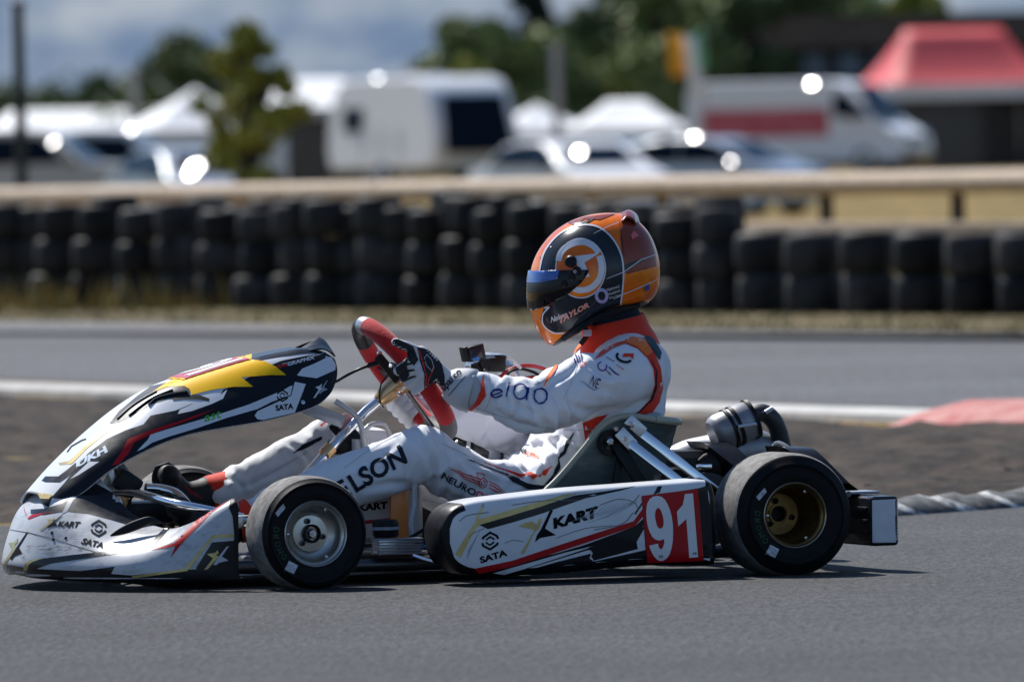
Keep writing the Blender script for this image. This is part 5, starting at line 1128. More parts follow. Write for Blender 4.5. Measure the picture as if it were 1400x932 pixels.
# folds of the suit: ridges that run round each limb, deeper beside the joints
me = person.data; nV = len(me.vertices); co_ = np.empty(nV * 3); me.vertices.foreach_get('co', co_); co_ = co_.reshape(-1, 3); nr_ = np.empty(nV * 3); me.vertex_normals.foreach_get('vector', nr_); nr_ = nr_.reshape(-1, 3)
best = np.full(nV, 9.0); bi = np.zeros(nV, int); bt = np.zeros(nV)
for k, (a, b_) in enumerate(bones):
    a = np.array(a); b_ = np.array(b_); d = b_ - a; t = np.clip(((co_ - a) @ d) / (d @ d), 0, 1); dist = np.linalg.norm(co_ - (a + t[:, None] * d), axis=1); m_ = dist < best; best[m_] = dist[m_]; bi[m_] = k; bt[m_] = t[m_]
joints = [(J['elN'], .10, 1.0), (J['elF'], .10, 1.0), (J['knN'], .10, .8), (J['knF'], .10, 1.0), (J['wrN'], .07, .6), (J['hipN'], .16, 1.2), (J['hipF'], .16, 1.0), (J['shN'] + Vector((-.03, 0, -.05)), .09, .6), (J['anF'], .09, 1.0), (J['anN'], .09, .8), (mid, .16, .9)]
amp = np.full(nV, .22)
for (p, rad, s) in joints: amp = np.maximum(amp, s * np.exp(-(np.linalg.norm(co_ - np.array(p), axis=1) / rad) ** 2))
disp = np.zeros(nV)
for i in range(nV):
    a, b_ = bones[bi[i]]; L = (b_ - a).length; ax = (b_ - a) / L; p = Vector(co_[i]); s = bt[i] * L; off = p - (a + ax * s); ph = bi[i] * 3.7
    q = Vector((s * 11 + off.z * 9 + off.x * 4 + ph, off.x * 6, off.y * 6 + off.z * 4)); n1 = mnoise.noise(q); n2 = mnoise.noise(q * 2.3 + Vector((7, 1, 4))); n0 = mnoise.noise(p * 9 + Vector((2, 8, 5)))
    disp[i] = (.45 - abs(n1) * 1.7) * .030 * amp[i] + (.35 - abs(n2) * 1.2) * .014 * amp[i] + n0 * .007 - .004 * amp[i]
# creases and ridges of the cloth where the suit bunches, followed along their length
wco = co_ @ np.array(KM.to_3x3()).T + np.array(KM.translation); rel = wco - np.array(CAM); fz_ = rel @ np.array(_F); pu = PW / 2 + FPX * (rel @ np.array(_RT)) / fz_; pv_ = PH / 2 - FPX * (rel @ np.array(_UP)) / fz_
vdir = np.array(CAML) - co_; vdir /= np.linalg.norm(vdir, axis=1)[:, None]; facing = np.clip((nr_ * vdir).sum(1) * 2.5, 0, 1); nearside = co_[:, 1]
def crease(pts, wd, dp, ymin=-1, ymax=1):
    Q = catmull([(a, b_, 0) for a, b_ in pts], 6); bd_ = np.full(nV, 1e9); sg = np.zeros(nV); fade = np.zeros(nV); N = len(Q)
    for i in range(N - 1):
        ax_, ay_ = Q[i].x, Q[i].y; dx, dy = Q[i + 1].x - ax_, Q[i + 1].y - ay_; l2 = dx * dx + dy * dy + 1e-9; t = np.clip(((pu - ax_) * dx + (pv_ - ay_) * dy) / l2, 0, 1); ex = pu - ax_ - t * dx; ey = pv_ - ay_ - t * dy; d = np.hypot(ex, ey); m_ = d < bd_
        bd_[m_] = d[m_]; sg[m_] = (np.sign(dx * ey - dy * ex) * d)[m_]; fade[m_] = np.sin(np.pi * np.clip(((i + t) / (N - 1)) * .92 + .04, 0, 1))[m_] ** .6
    w_ = fade * facing * ((nearside > ymin) & (nearside < ymax))
    return w_ * (-dp * np.exp(-(bd_ / wd) ** 2) + dp * .75 * np.exp(-((sg - wd * 1.7) / (wd * 1.1)) ** 2) + dp * .45 * np.exp(-((sg + wd * 1.8) / (wd * 1.2)) ** 2))
NEAR = (-1, -.08); FAR = (.04, 1)
for (pts, wd, dp, yr) in (
    ([(722, 518), (734, 545), (742, 572), (748, 592)], 4.5, .010, NEAR), ([(746, 524), (760, 548), (764, 572), (758, 594)], 4, .009, NEAR), ([(772, 530), (780, 556), (778, 584)], 4, .007, NEAR), ([(700, 518), (706, 545), (700, 575)], 4, .007, NEAR),
    ([(668, 516), (676, 538), (668, 558)], 4, .007, NEAR), ([(652, 514), (656, 530), (650, 548)], 3, .005, NEAR), ([(676, 560), (706, 576), (740, 580)], 4, .007, NEAR), ([(796, 518), (812, 528), (840, 536)], 5, .007, NEAR), ([(760, 545), (800, 560), (846, 562)], 5, .007, NEAR), ([(806, 500), (830, 512), (862, 512)], 5, .005, NEAR), ([(820, 580), (850, 560), (884, 545)], 5, .006, NEAR), ([(690, 548), (720, 560), (735, 566)], 3.5, .006, NEAR),
    ([(562, 588), (580, 612), (592, 645), (588, 682)], 5, .009, NEAR), ([(586, 592), (606, 622), (612, 660), (604, 690)], 5, .008, NEAR), ([(545, 594), (556, 622), (560, 655)], 4, .005, NEAR), ([(612, 608), (645, 640), (680, 662)], 5, .007, NEAR), ([(640, 620), (670, 640), (712, 652)], 4.5, .007, NEAR), ([(600, 670), (640, 686), (690, 690)], 5, .006, NEAR), ([(470, 640), (510, 628), (545, 606)], 5, .005, NEAR), ([(500, 668), (540, 660), (575, 668)], 5, .006, NEAR), ([(620, 625), (634, 655), (630, 685)], 4.5, .006, NEAR),
    ([(700, 606), (716, 630), (738, 652)], 4, .009, (-.3, .3)), ([(716, 598), (738, 626), (756, 646)], 4, .009, (-.3, .3)), ([(738, 590), (758, 612), (768, 634)], 4, .008, (-.3, .3)), ([(690, 622), (712, 640), (730, 650)], 4, .007, (-.3, .3)), ([(764, 590), (782, 600), (790, 612)], 4, .006, (-.3, .3)), ([(745, 528), (768, 520), (800, 488)], 4, .006, (-.3, .3)),
    ([(328, 668), (362, 652), (404, 632)], 4, .007, FAR), ([(340, 684), (380, 668), (430, 640)], 4, .007, FAR), ([(392, 604), (418, 622), (436, 650)], 4, .007, FAR), ([(312, 654), (330, 664), (336, 684)], 3.5, .008, FAR), ([(420, 586), (438, 604), (452, 620)], 4, .006, FAR), ([(636, 590), (650, 610), (660, 628)], 4, .006, FAR), ([(664, 600), (676, 616), (684, 632)], 4, .006, FAR)):
    disp += crease(pts, wd, dp, *yr)
co_ += nr_ * disp[:, None]; me.vertices.foreach_set('co', co_.ravel()); me.update()
sm = person.modifiers.new('s', 'SMOOTH'); sm.iterations = 1; sm.factor = .4
dg = bpy.context.evaluated_depsgraph_get(); me2 = bpy.data.meshes.new_from_object(person.evaluated_get(dg)); person.modifiers.clear(); person.data = me2; me2.polygons.foreach_set('use_smooth', [True] * len(me2.polygons))
LIFT = 3.0
BB = bvh_of(person)
P_ = lambda loop, m_, nm='suit_panel', ly=0, g=4: patch(BB, loop, m_, person, nm, ly, g)
S_ = lambda pts, wd, m_, nm='piping', ly=1: stroke(BB, pts, wd, m_, person, nm, ly, False, 3)
# shoulder yoke
P_([(812, 492), (822, 480), (840, 470), (865, 461), (882, 464), (894, 482), (903, 503), (906, 530), (901, 550), (888, 569), (866, 575), (846, 579), (874, 561), (889, 545), (895, 525), (893, 505), (885, 490), (872, 477), (855, 470), (838, 476), (824, 486)], M_SRED)
P_([(838, 472), (864, 461), (880, 463), (892, 482), (884, 487), (870, 474), (854, 468)], M_SORG, 'suit_panel', 1)
S_([(890, 492), (897, 508), (896, 530), (890, 547), (874, 562), (856, 573)], [.6, 1.6, 2.2, 2.2, 1.8, .6], M_SNAVY)
P_([(880, 460), (891, 461), (903, 482), (901, 493), (893, 481)], M_STEAL, 'suit_panel', 2)
# chest and flank
P_([(799, 463), (795, 474), (783, 486), (772, 492), (776, 484)], M_SORG, 'suit_panel', 1); P_([(766, 494), (760, 507), (750, 520), (741, 531), (747, 517), (758, 501)], M_SORG, 'suit_panel', 1)
S_([(748, 515), (742, 522), (732, 526)], [.5, 1.5, 1.5], M_SGREY)
for k in range(4): S_([(784 + 3.2 * k, 487 - k * 1.8), (787 + 3.2 * k, 498 - k * 1.0)], [2.0, 2.0], M_SBLUE, 'lettering')
text(BB, 'st', [(793, 503), (803, 498), (802, 494), (792, 499)], M_SPINK, person, 1, .02)
P_([(797, 578), (815, 570), (832, 566), (820, 577), (806, 592), (800, 603)], M_SRED, 'suit_panel', 0)
P_([(786, 590), (779, 606), (773, 620), (764, 628), (766, 640), (752, 660), (742, 664), (756, 648), (762, 633), (762, 625), (770, 616), (775, 603)], M_SNAVY, 'suit_panel', 1, 3)
P_([(757, 636), (750, 642), (745, 650), (738, 648), (728, 655), (722, 649), (712, 652), (690, 641), (714, 648), (726, 646), (738, 652), (742, 643)], M_SRED, 'suit_panel', 1, 3)
P_([(690, 648), (720, 660), (745, 664), (740, 670), (722, 668), (700, 658)], M_SNAVY, 'suit_panel', 1, 3)
S_([(640, 628), (668, 640), (690, 648), (710, 656)], [.8, 2.2, 2.6, 2.0], M_SNAVY)
S_([(660, 632), (690, 642), (716, 654)], [.5, 1.5, 1.2], M_SRED)
text(BB, 'NA', [(710, 617), (719, 622), (722, 616), (713, 611)], M_SNAVY, person, 1, .04); text(BB, 'UTIX', [(719, 622), (737, 629), (739, 624), (722, 617)], M_SORG, person, 1, .03)
# sleeve
P_([(661, 512), (663, 528), (665, 541), (656, 552), (644, 561), (641, 559), (652, 547), (658, 534), (659, 520)], M_SRED, 'suit_panel', 1, 3)
S_([(639, 513), (634, 524), (628, 538), (622, 551)], 1.6, M_SRED)
P_([(655, 553), (662, 541), (656, 520), (648, 512), (640, 514), (624, 552), (640, 560)], M_SGREY, 'suit_panel', 0, 4)
def ringmark(cu, cv, rx, ry, a0, a1, wd, m_, ly=1, n=18, rot=0.0): S_([(cu + rx * math.cos(R(a)) * math.cos(rot) + ry * math.sin(R(a)) * math.sin(rot), cv - ry * math.sin(R(a)) * math.cos(rot) + rx * math.cos(R(a)) * math.sin(rot)) for a in np.linspace(a0, a1, n)], wd, m_, 'lettering', ly)
ringmark(679, 538, 8.0, 5.2, 15, 335, 2.2, M_SBLUE, rot=-.12); S_([(672, 540), (687, 536)], 1.6, M_SBLUE, 'lettering')
S_([(696, 523), (693, 542)], 1.7, M_SBLUE, 'lettering')
ringmark(711.5, 535.5, 9.5, 10, 0, 360, 2.3, M_SBLUE, n=26); S_([(722, 530), (720.5, 547)], 2.3, M_SBLUE, 'lettering')
ringmark(738.5, 541.5, 9.0, 10, 0, 360, 2.3, M_SBLUE, n=26)
M_SEAM = mat('suit_seam', (.46, .48, .54), .8, spec=.2)
for L in (((646, 556), (690, 570), (735, 582), (790, 588), (840, 582)), ((470, 640), (510, 612), (548, 592)), ((500, 690), (545, 676), (585, 684), (640, 694)), ((340, 664), (380, 640), (420, 618)), ((668, 512), (672, 536), (664, 560)), ((604, 606), (660, 632), (716, 650)), ((790, 500), (782, 520), (770, 545))):
    S_([tuple(p)[:2] for p in catmull([(a, b_, 0) for a, b_ in L], 6)], .8, M_SEAM, 'seam', 0)
# shoulder badges
ringmark(853, 489, 10, 6, 150, 345, 3.4, M_SNAVY, rot=.25); P_([(850, 489), (852, 484), (866, 484), (865, 492), (861, 488)], M_SRED, 'lettering', 2, 2)
ringmark(823, 501, 6, 5.5, 120, 400, 1.8, mat('suit_violet', (.14, .05, .34), .7), rot=.3)
for k in range(3): S_([(832 + k * 2.5, 506 + k * 2.6 - 4), (842 + k * 2.2, 515 + k * 1.0 - 4)], 1.5, M_SBLUE, 'lettering')
for k, (x, y) in enumerate(((828, 506), (831, 510))): S_([(x, y), (x + 6, y + 4)], .9, M_SBLUE, 'lettering')
text(BB, 'NE', [(805, 525), (815, 531), (821, 519), (811, 513)], M_SBLUE, person, 1, .0); S_([(842, 499), (852, 505)], 1.1, M_SPINK, 'lettering'); S_([(829, 489), (840, 495)], .9, M_SNAVY, 'lettering')
S_([(794, 521), (812, 534), (822, 528)], [.4, .7, .4], M_SNAVY, 'lettering')
text(BB, 'ST', [(849, 469), (863, 466), (863, 462), (849, 465)], mat('suit_lettering_white', (.75, .74, .73), .7), person, 3, .03)
# legs
text(BB, 'LSON', [(487, 673), (557, 632), (547, 608), (473, 651)], M_SNAVY, person, 1, .03); text(BB, 'NE', [(446, 696), (482, 676), (468, 654), (432, 674)], M_SNAVY, person, 1, .03)
text(BB, 'NEURO', [(602, 653), (648, 678), (652, 669.5), (606, 645)], M_SNAVY, person, 1, .02); text(BB, 'DIVERSE', [(649, 678.5), (704, 700), (707, 692), (653, 670)], M_SRED, person, 1, .02)
for k in range(3): S_([(613 + k * 4, 638 + k * 3), (635, 647 + k * 3), (656, 655 + k * 3.4)], [.4, 1.3, 1.3], M_SRED, 'lettering'); S_([(668, 658 + k * 4.2), (680, 664 + k * 4), (690 + k * 2, 673 + k * 3.5)], [1.3, 1.3, .4], M_SRED, 'lettering')
ringmark(660, 660, 5.5, 6, 0, 360, 1.3, M_SRED); ringmark(660, 660, 2.5, 2.8, 0, 360, 1.1, M_SRED, n=10); S_([(653, 652), (652, 646), (662, 647), (662, 652)], 1.2, M_SRED, 'lettering')
P_([(400, 620), (415, 607), (440, 596), (441, 600), (420, 612)], M_SNAVY, 'suit_panel', 0, 3); S_([(438, 583), (446, 577), (453, 570)], [2.5, 2.2, .8], M_SRED)
# collar
cb, ct = K(846, 474, 0), K(838, 436, 0)
nk = lathe([(.094, -.012), (.088, .012), (.079, .035), (.074, (ct - cb).length - .004), (.071, (ct - cb).length), (.067, (ct - cb).length - .006), (.066, .01)], cb, ct - cb, 40); nkv = [Vector((p.x + .10 * (p.z - cb.z) * 0, p.y * 1.06, p.z)) for p in nk[0]]
col_ = meshobj('collar', nkv, nk[1], M_SRED, person)
neck = meshobj('balaclava', *[lathe([(.069, 0), (.067, .03), (.072, .07)], K(838, 446, 0), K(828, 405, 0) - K(838, 446, 0), 28)[i] for i in (0, 1)], M_SNAVY, person)
part('strap', tube(catmull([K(794, 470, -.04), K(802, 458, -.05), K(800, 446, -.05)], 4), .006, 8), M_DBLK, person); part('strap_end', rbox(K(803, 455, -.062), (.02, .008, .016), .003), mat('strap_pink', (.6, .42, .44), .6), person)
# ------------------------------------------------------------------ gloves with five fingers closed on the wheel
M_GLB = mat('glove_black', (.010, .011, .016), .7, bump=.1, bscale=500); M_GLW = mat('glove_white', (.60, .60, .62), .65, bump=.1, bscale=500)
def glove(a, wrist, s, nm):
    c = ringpt(R(a)); o = (c - ctr); o = (o - nrm_ * o.dot(nrm_)).normalized(); tg = nrm_.cross(o).normalized()
    if tg.dot(upw) < 0: tg = -tg          # along the rim towards the top
    pcs = []; fl = []; tr_ = .0235
    kn = []
    for k in range(4):
        b0 = c + tg * (.030 - .0205 * k) ; ln = (1.0, 1.06, 1.0, .88)[k]; r_ = .0105 * (1, 1.02, 1, .9)[k]; q = tr_ + .0095
        k0 = b0 + (o * .62 + nrm_ * .80) * (q + .010); k1 = b0 + (o * .98 - nrm_ * .10) * (q + .006) * ln ** .5; k2 = b0 + (o * .30 - nrm_ * .95) * (q + .002); k3 = b0 + (-o * .72 - nrm_ * .70) * (q + .001); k4 = b0 + (-o * (.98) - nrm_ * .1 * ln) * (q)
        kn.append(k0); fl.append([capsule(k0, k1, r_ * 1.12, r_ * 1.05, 14), capsule(k1, k2, r_ * 1.05, r_, 14), capsule(k2, k3, r_, r_ * .93, 14), capsule(k3, k4, r_ * .93, r_ * .85, 14)])
    kc = sum(kn, Vector()) / 4; pal = [capsule(kn[0], kn[3], .0125, .012), capsule(kn[0].lerp(wrist, .45), kn[3].lerp(wrist, .4), .018, .018), capsule(kn[1], wrist, .015, .022), capsule(kn[2], wrist, .015, .022), capsule(kn[0], wrist, .0135, .024), capsule(kn[3], wrist, .0135, .024), capsule(wrist, wrist + (wrist - kc).normalized() * .03, .027, .030)]
    pal.append(capsule(kc.lerp(wrist, .25) - o * .012, kc.lerp(wrist, .5) - o * .008, .016, .018))
    # thumb leaves the side of the palm near its base, lies along the rim on the driver's side
    t0 = kn[0].lerp(wrist, .55) + tg * .012; t1 = c + tg * .036 + nrm_ * (tr_ + .004) + o * .026; t2 = c + tg * .062 + nrm_ * (tr_ - .010) + o * .033; t3 = c + tg * .085 + nrm_ * (tr_ - .024) + o * .034
    th = [capsule(t0, t1, .0155, .0125, 14), capsule(t1, t2, .0125, .0115, 14), capsule(t2, t3, .0115, .0095, 14)]
    g = fused(nm, pal + th + [x for f in fl for x in f], .0032, 3, M_GLW, person)
    return g, kn, c, o, tg
gl, kn, gc, go, gt = glove(82, J['wrN'] + Vector((-.018, 0, 0)), -1, 'glove')
gl2, *_ = glove(240, J['wrF'] + Vector((-.02, 0, 0)), 1, 'glove')
LIFT = 1.6
BG = bvh_of(gl); P_ = lambda loop, m_, nm='glove_panel', ly=0, g=3: patch(BG, loop, m_, gl, nm, ly, g)
P_([(512, 462), (545, 464), (566, 474), (562, 482), (545, 486), (512, 476)], M_GLB); text(BG, 'S', [(522, 470), (532, 471), (533, 466), (523, 465)], M_GLW, gl, 1, .03)
P_([(570, 474), (592, 480), (604, 498), (608, 514), (608, 532), (598, 544), (580, 534), (580, 512), (574, 494)], M_GLB); P_([(540, 500), (548, 492), (558, 490), (556, 500), (560, 512), (552, 524), (544, 516)], M_GLB, 'glove_panel', 0, 2.5); P_([(592, 538), (606, 526), (609, 534), (598, 546)], M_SRED, 'glove_panel', 1, 2.5)
stroke(BG, [(572, 478), (578, 496), (583, 515), (582, 528)], 1.5, M_SRED, gl, 'piping', 1); stroke(BG, [(594, 502), (588, 514), (584, 526)], 1.2, M_SRED, gl, 'piping', 1)
stroke(BG, [(584, 484), (580, 490), (583, 500), (590, 507), (593, 501), (590, 492), (583, 484)], 1.0, M_SGREY, gl, 'piping', 1)
for k in range(4):
    v0 = 494 + k * 9; stroke(BG, [(543 + k * 3, v0), (552 + k * 3, v0 - 5), (563 + k * 2, v0 - 7)], [2, 3.5, 2], M_GLB, gl, 'piping', 1, False, 2)
P_([(556, 478), (566, 476), (572, 492), (566, 500), (558, 492)], M_GLB, 'glove_panel', 0)
# gauntlet cuff
g0 = J['wrN'] + (J['wrN'] - J['elN']).normalized() * -.004; g1 = J['wrN'] + (J['wrN'] - J['elN']).normalized() * .040
cuff = meshobj('glove_cuff', *tube([g1, g1.lerp(g0, .4), g0, g0.lerp(J['elN'], .12)], [.031, .042, .049, .051], 28, False), mat('cuff_grey', (.52, .53, .56), .6, bump=.1, bscale=400), person); shell(cuff, .004)
BC = bvh_of(cuff); text(BC, 'sparco', [(610, 537), (634, 511), (627, 505), (603, 530)], M_SNAVY, cuff, 1, .02); stroke(BC, [(613, 541), (637, 514)], 1.0, M_SNAVY, cuff, 'piping', 1)
# ------------------------------------------------------------------ boots
M_BOOT = mat('boot_black', (.012, .012, .013), .6, bump=.1, bscale=300)
def boot(an, toe, heel, nm):
    return fused(nm, [capsule(an, heel, .042, .034), capsule(heel, heel.lerp(toe, .5), .034, .036), capsule(heel.lerp(toe, .5), toe, .036, .027), capsule(an, heel.lerp(toe, .45), .04, .03), capsule(toe + Vector((0, -.02, 0)), toe + Vector((0, .02, 0)), .026, .026)], .005, 4, M_BOOT, person)
b1 = boot(K(284, 676, .15), K(228, 650, .15), K(262, 704, .15), 'boot'); b2 = boot(J['anN'] + Vector((-.03, 0, .0)), J['anN'] + Vector((-.16, -.0, .035)), J['anN'] + Vector((-.07, 0, -.05)), 'boot')
part('boot_sole', tube(catmull([K(221, 634, .15), K(228, 655, .15), K(244, 690, .15), K(262, 714, .15)], 4), [.016, .024, .03, .034, .036, .036, .034, .033, .032, .031, .030, .028, .024], 16, True, .35), M_BOOT, person)
part('boot_cuff', tube([K(276, 670, .15), K(292, 674, .15), K(314, 671, .15)], [.034, .045, .048], 24, True), M_SRED, person); part('boot_cuff', tube([K(322, 718, -.19), K(344, 708, -.19)], [.043, .049], 24, True), M_SRED, person)
for k in range(4):
    stroke(bvh_of(b1), [(252 + 5 * k, 664 + k * 3), (262 + 5 * k, 676 + k * 2)], 1.0, M_RED, b1, 'lace', 1, False, 2)

# ================================================================== helmet
HP = [(753, 471), (743, 460), (734, 443), (729, 424), (727, 402), (728, 382), (732, 362), (739, 345), (749, 330), (763, 315), (783, 302), (806, 294), (830, 291), (852, 293), (869, 302), (883, 318), (892, 338), (897, 360), (897, 382), (893, 400), (884, 412), (868, 420), (846, 425), (822, 434), (798, 447), (776, 461), (764, 468)]
hp = catmull([K(u, v, 0) for u, v in HP], 5, True); n = len(hp); O = K(812, 376, 0); W_ = .124; V = []; F = []; NRm = 22
def hel(s, k, side_): return O + (hp[k] - O) * s + Vector((0, side_ * W_ * (1 - s ** 2.35) ** (1 / 2.35), 0))
ss_ = [math.sin(math.pi / 2 * (1 - i / NRm)) for i in range(NRm)]
for k in range(n): V.append(hel(1, k, 1))
lay_idx = {}
for sd in (-1, 1):
    prev = list(range(n))
    for i in range(1, NRm):
        cur = []
        for k in range(n): cur.append(len(V)); V.append(hel(ss_[i], k, sd))
        for k in range(n):
            q = (prev[k], prev[(k + 1) % n], cur[(k + 1) % n], cur[k]); F.append(q if sd < 0 else q[::-1])
        prev = cur
    cpt = len(V); V.append(O + Vector((0, sd * W_, 0)))
    for k in range(n):
        q = (prev[k], prev[(k + 1) % n], cpt); F.append(q if sd < 0 else q[::-1])
helmet = bpy.data.objects.new('racing_helmet', None); link(helmet); helmet.matrix_world = KM; tag(helmet, 'orange and black full-face racing helmet with dark visor worn by the driver', 'helmet')
M_HO = mat('helmet_orange', (.95, .25, .006), .22, coat=.35, spec=.3, col2=(.70, .11, .005), vscale=11, stretch=(1, 1, 1.5)); M_HB = mat('helmet_black', (.006, .009, .015), .25, coat=.3, spec=.3, col2=(.02, .026, .034), vscale=16); M_HW = mat('helmet_white', (.66, .67, .72), .25, coat=.8); M_HR = mat('helmet_red', (.50, .055, .03), .25, coat=.8); M_VIS = mat('visor_dark', (.004, .004, .005), .06, coat=.0, spec=.35); M_HBR = mat('helmet_maroon', (.24, .04, .018), .25, coat=.35, spec=.3)
hsh = meshobj('shell', V, F, M_HO, helmet)
LIFT = 1.8
BH = tris(V, F); P_ = lambda loop, m_, nm='paint_panel', ly=0, g=4: patch(BH, loop, m_, hsh, nm, ly, g); S_ = lambda pts, wd, m_, ly=2, cl=False: stroke(BH, pts, wd, m_, hsh, 'paint_line', ly, cl, 3)
arcO = [(738, 372), (743, 350), (752, 334), (766, 320), (784, 311), (803, 308), (820, 312), (834, 323), (844, 337), (850, 353), (852, 372), (851, 393), (848, 416)]
P_([tuple(p)[:2] for p in catmull([(a, b_, 0) for a, b_ in arcO], 4)] + [(826, 424), (800, 438), (778, 452), (757, 455), (745, 448), (739, 435), (744, 421), (760, 412), (740, 395)], M_HB, 'paint_panel', 0, 3.5)
sc2 = lambda pts, n_=5: [tuple(p)[:2] for p in catmull([(a, b_, 0) for a, b_ in pts], n_)]
S_(sc2(arcO), 2.2, M_HW)
S_(sc2([(745, 421), (751, 420), (743, 430), (744, 444), (757, 454), (774, 455)]), 1.8, M_HW)
P_([(853, 294), (872, 303), (886, 322), (895, 345), (897, 364), (875, 370), (857, 375), (850, 350), (848, 325)], M_HBR, 'paint_panel', 0, 4); P_([(852, 362), (870, 356), (884, 352), (876, 358), (862, 366), (853, 374)], M_HB, 'paint_panel', 1, 3)
S_([(812, 320), (830, 311), (848, 304)], [.5, 1, .8], M_HW, 3); S_([(829, 381), (852, 372), (876, 355), (896, 348)], [.6, 1.2, 1.2, .8], M_HW, 3); S_([(838, 408), (855, 400), (880, 390), (897, 382)], [.6, 1.2, 1.2, .8], M_HW, 3); S_([(846, 301), (850, 330), (853, 350)], [.6, .8, .4], M_HB, 3)
P_([(862, 322), (866, 316), (873, 322), (864, 328)], M_SPINK, 'paint_panel', 2, 3)
P_([(776, 305), (800, 297), (826, 294), (842, 293), (820, 301), (800, 300), (784, 308)], M_HBR, 'paint_panel', 1, 3); P_([(785, 306), (800, 303), (815, 299), (800, 307), (788, 310)], M_HB, 'paint_panel', 2, 3)
# round badge with the monogram
def circ(cu, cv, rx, ry, n_=36, a0=0, a1=360): return [(cu + rx * math.cos(R(a0 + (a1 - a0) * i / n_)), cv - ry * math.sin(R(a0 + (a1 - a0) * i / n_))) for i in range(n_)]
P_(circ(794, 367, 34.5, 41), M_HR, 'badge', 1, 3.5); P_(circ(794, 367, 32, 38.5), M_HO, 'badge', 2, 3.5)
S_(sc2([(764, 357), (767, 347), (774, 339), (786, 333), (800, 332), (812, 338), (818, 346)]), 8, M_HW, 3)
P_([(784, 351), (820, 346), (806, 355), (799, 359), (806, 378), (797, 380), (789, 361), (782, 358)], M_HW, 'badge', 3, 2.5)
S_(sc2([(819, 350), (822, 364), (820, 379), (812, 390), (800, 396), (786, 395), (782, 386)]), 8, M_HW, 3); S_(circ(794, 367, 33.4, 40), 1.6, M_HW, 3, True)
# small badge and lettering
S_(circ(822, 404, 7, 8), [4.2] * 36, mat('badge_lilac', (.40, .36, .62), .3, coat=.6), 3, True)
M_HL = mat('helmet_letter', (.58, .58, .60), .35)
for k, t in enumerate(('National', 'Autistic', 'Society')): text(BH, t, [(829 + k * 1.6, 398 + k * 5.6), (829 + k * 1.6 + 17, 392.5 + k * 5.6), (829 + k * 1.6 + 17, 388.5 + k * 5.6), (829 + k * 1.6, 394 + k * 5.6)], M_HL, hsh, 3, .01)
text(BH, 'TAYLOR', [(764, 443), (806, 419), (805, 412), (765, 433)], mat('helmet_letter_coral', (.70, .28, .22), .35), hsh, 3, .045); text(BH, 'Nelson', [(754, 441), (775, 432), (775, 425), (753, 433)], M_HL, hsh, 3, .015, .3)
P_([(881, 398), (887, 395), (886, 388), (880, 391)], mat('helmet_blue', (.02, .07, .25), .3, coat=.6), 'badge', 3, 2)
# bottom trim
trim = part('bottom_trim', tube(catmull([K(770, 463, -.072), K(778, 457, -.084), K(790, 449, -.095), K(818, 433, -.098), K(846, 423, -.09), K(872, 417, -.06)], 5), .0075, 10), M_DBLK, helmet); part('bottom_trim', tube(catmull([mir(K(770, 463, -.072)), mir(K(778, 457, -.084)), mir(K(790, 449, -.095)), mir(K(818, 433, -.098)), mir(K(846, 423, -.09)), mir(K(872, 417, -.06))], 5), .0075, 10), M_DBLK, helmet)
P_([(752, 474), (770, 458), (792, 446), (818, 432), (848, 419), (878, 411), (886, 414), (868, 424), (840, 430), (800, 450), (770, 470)], M_DBLK, 'paint_panel', 1, 3.5)
# visor: the eyeport part of the shell, lifted a little, cut by a convex outline, wrapping both sides
def cutshell(name, poly_px, scale, material, ydep=-.10, yback=None):
    bm = bmesh.new(); vv = [bm.verts.new(O + (v - O) * scale) for v in V]
    for f in F: bm.faces.new([vv[i] for i in f])
    pp = [K(u, v, ydep) for u, v in poly_px]; cen = sum(pp, Vector()) / len(pp)
    for i in range(len(pp)):
        a, b_ = pp[i], pp[(i + 1) % len(pp)]; d = (b_ - a); nn = Vector((-d.z, 0, d.x)).normalized()
        if nn.dot(cen - a) > 0: nn = -nn
        bmesh.ops.bisect_plane(bm, geom=list(bm.verts) + list(bm.edges) + list(bm.faces), plane_co=a, plane_no=nn, clear_outer=True)
    me = bpy.data.meshes.new(name); bm.to_mesh(me); bm.free(); me.materials.append(material); me.polygons.foreach_set('use_smooth', [True] * len(me.polygons))
    return shell(link(bpy.data.objects.new(name, me), helmet), .0025, -1)
visor = cutshell('visor', [(690, 372), (724, 371), (770, 362), (788, 351), (800, 357), (801, 372), (792, 386), (774, 404), (745, 424), (725, 434), (690, 440)], 1.016, M_VIS)
strip_ = cutshell('visor_strip', [(690, 374), (724, 372), (768, 363), (764, 381), (736, 390), (690, 388)], 1.022, mat('visor_blue', (.012, .075, .36), .25, coat=.7))
Bs = bvh_of(strip_); patch(Bs, [(720, 374), (732, 373), (735, 380), (731, 387), (720, 386)], M_HW, strip_, 'badge', 0, 2); text(Bs, 'E', [(726, 384), (731, 384), (731, 376), (726, 376)], M_HB, strip_, 1, .02); text(Bs, 'BELL', [(751, 378), (764, 373), (764, 369), (751, 374)], M_HW, strip_, 1, .02)
patch(Bs, [(741, 373), (748, 371), (751, 377), (744, 388), (737, 389), (742, 381)], mat('visor_sky', (.06, .28, .62), .3), strip_, 'badge', 0, 2)
for (a, b_, r_) in ((781, 358, .014), (789, 371, .011), (782, 378, .010), (772, 388, .009)):
    h = BH.ray_cast(*camray(a, b_)); nn = h[1] if h[1].y < 0 else -h[1]; part('visor_pivot', lathe([(.001, .011), (r_ * .7, .011), (r_, .008), (r_, .0)], h[0], nn, 22), M_DBLK, helmet)
h = BH.ray_cast(*camray(787, 372)); nn = h[1] if h[1].y < 0 else -h[1]; part('pivot_mark', lathe([(.0022, .0115), (.0035, .0115)], h[0], nn, 14), M_HW, helmet)
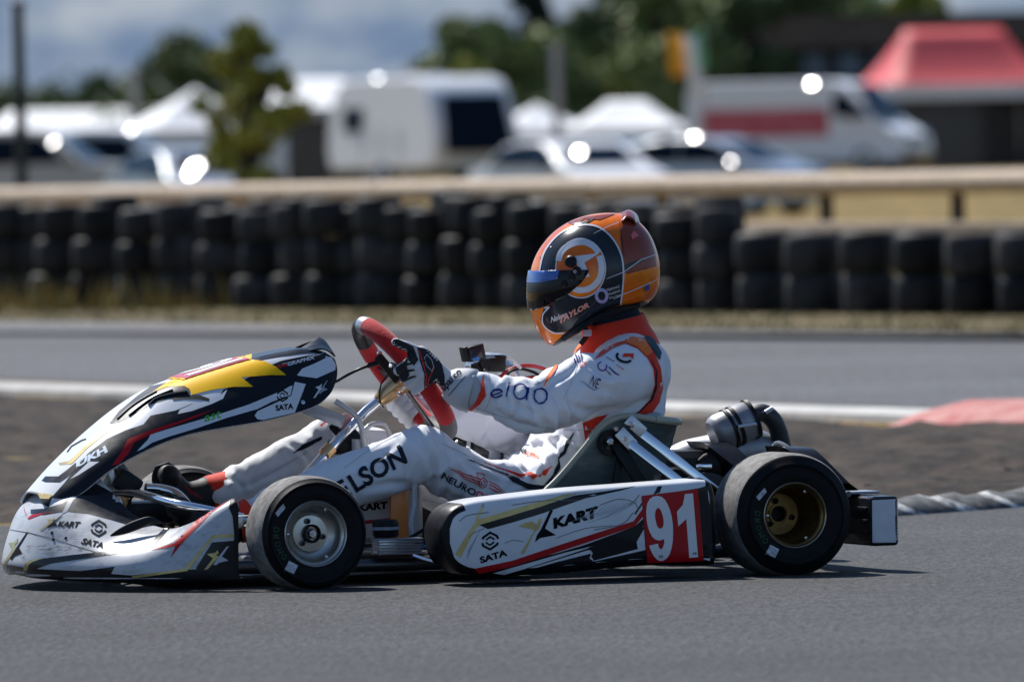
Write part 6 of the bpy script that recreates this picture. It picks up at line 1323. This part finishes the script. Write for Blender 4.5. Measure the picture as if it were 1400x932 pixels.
# spoiler on the crown and the clear rear wing
sp_ = [[K(846, 299, y), K(856, 288, y), K(868, 293, y), K(873, 305, y)] for y in (-.07, -.03, .03, .07)]; sp_[0] = [K(850, 303, -.085), K(857, 297, -.08), K(866, 300, -.08), K(870, 306, -.08)]; sp_[3] = [mir(p) for p in sp_[0]]
gv, gf = grid(sp_, 4, 4); shell(part('spoiler', (gv, gf), M_HBR, helmet), .003)
gv, gf = grid([[K(868, 300, y), K(884, 318, y), K(896, 346, y), K(901, 374, y), K(897, 398, y), K(886, 414, y)] for y in (-.03, -.01, .01, .03)], 4, 5); shell(part('rear_wing', (gv, gf), mat('clear_wing', (.80, .72, .70), .08, trans=.95, coat=.2, ior=1.2), helmet), .0015)
for k in range(3): h = BH.ray_cast(*camray(739 + k * 14, 352 - k * 14)); nn = h[1] if h[1].y < 0 else -h[1]; part('rivet', lathe([(.001, .002), (.0022, .0015), (.0025, 0)], h[0], nn, 8), M_CHR, helmet)

# ================================================================== action camera on a clamp
acam = bpy.data.objects.new('action_camera', None); link(acam); acam.matrix_world = KM; tag(acam, 'small black action camera on a clamp mount above the engine', 'camera')
q = Matrix.Rotation(R(10), 3, 'Z') @ Matrix.Rotation(R(-12), 3, 'Y'); cc0 = K(646, 482, .26)
part('body', rbox(cc0, (.042, .05, .036), .004, q), M_DBLK, acam); part('lens', rbox(cc0 + Vector((-.02, -.012, .004)), (.014, .022, .022), .003, q), M_DBLK, acam); part('screen', rbox(cc0 + Vector((0, -.0262, -.002)), (.03, .002, .024), .0005, q), mat('screen_glass', (.01, .02, .035), .12), acam); part('badge', rbox(cc0 + Vector((-.0, -.0268, -.014)), (.018, .0012, .006), .0003, q), mat('badge_blue', (.02, .16, .5), .4), acam)
part('arm', tube([K(650, 496, .26), K(655, 512, .26)], [.012, .016], 12), M_DBLK, acam); part('clamp', rbox(K(677, 498, .27), (.042, .04, .034), .006), M_DBLK, acam); part('knob', lathe([(.001, .01), (.012, .01), (.012, -.01), (.001, -.01)], K(662, 497, .255), (0, -1, 0), 14), M_DBLK, acam); part('lever', beam(K(676, 488, .26), K(692, 489, .26), .01, .008, .002), M_DBLK, acam); part('tether', tube(catmull([K(691, 489, .26), K(700, 492, .26), K(712, 503, .27)], 4), .004, 8), M_HOSE, acam)
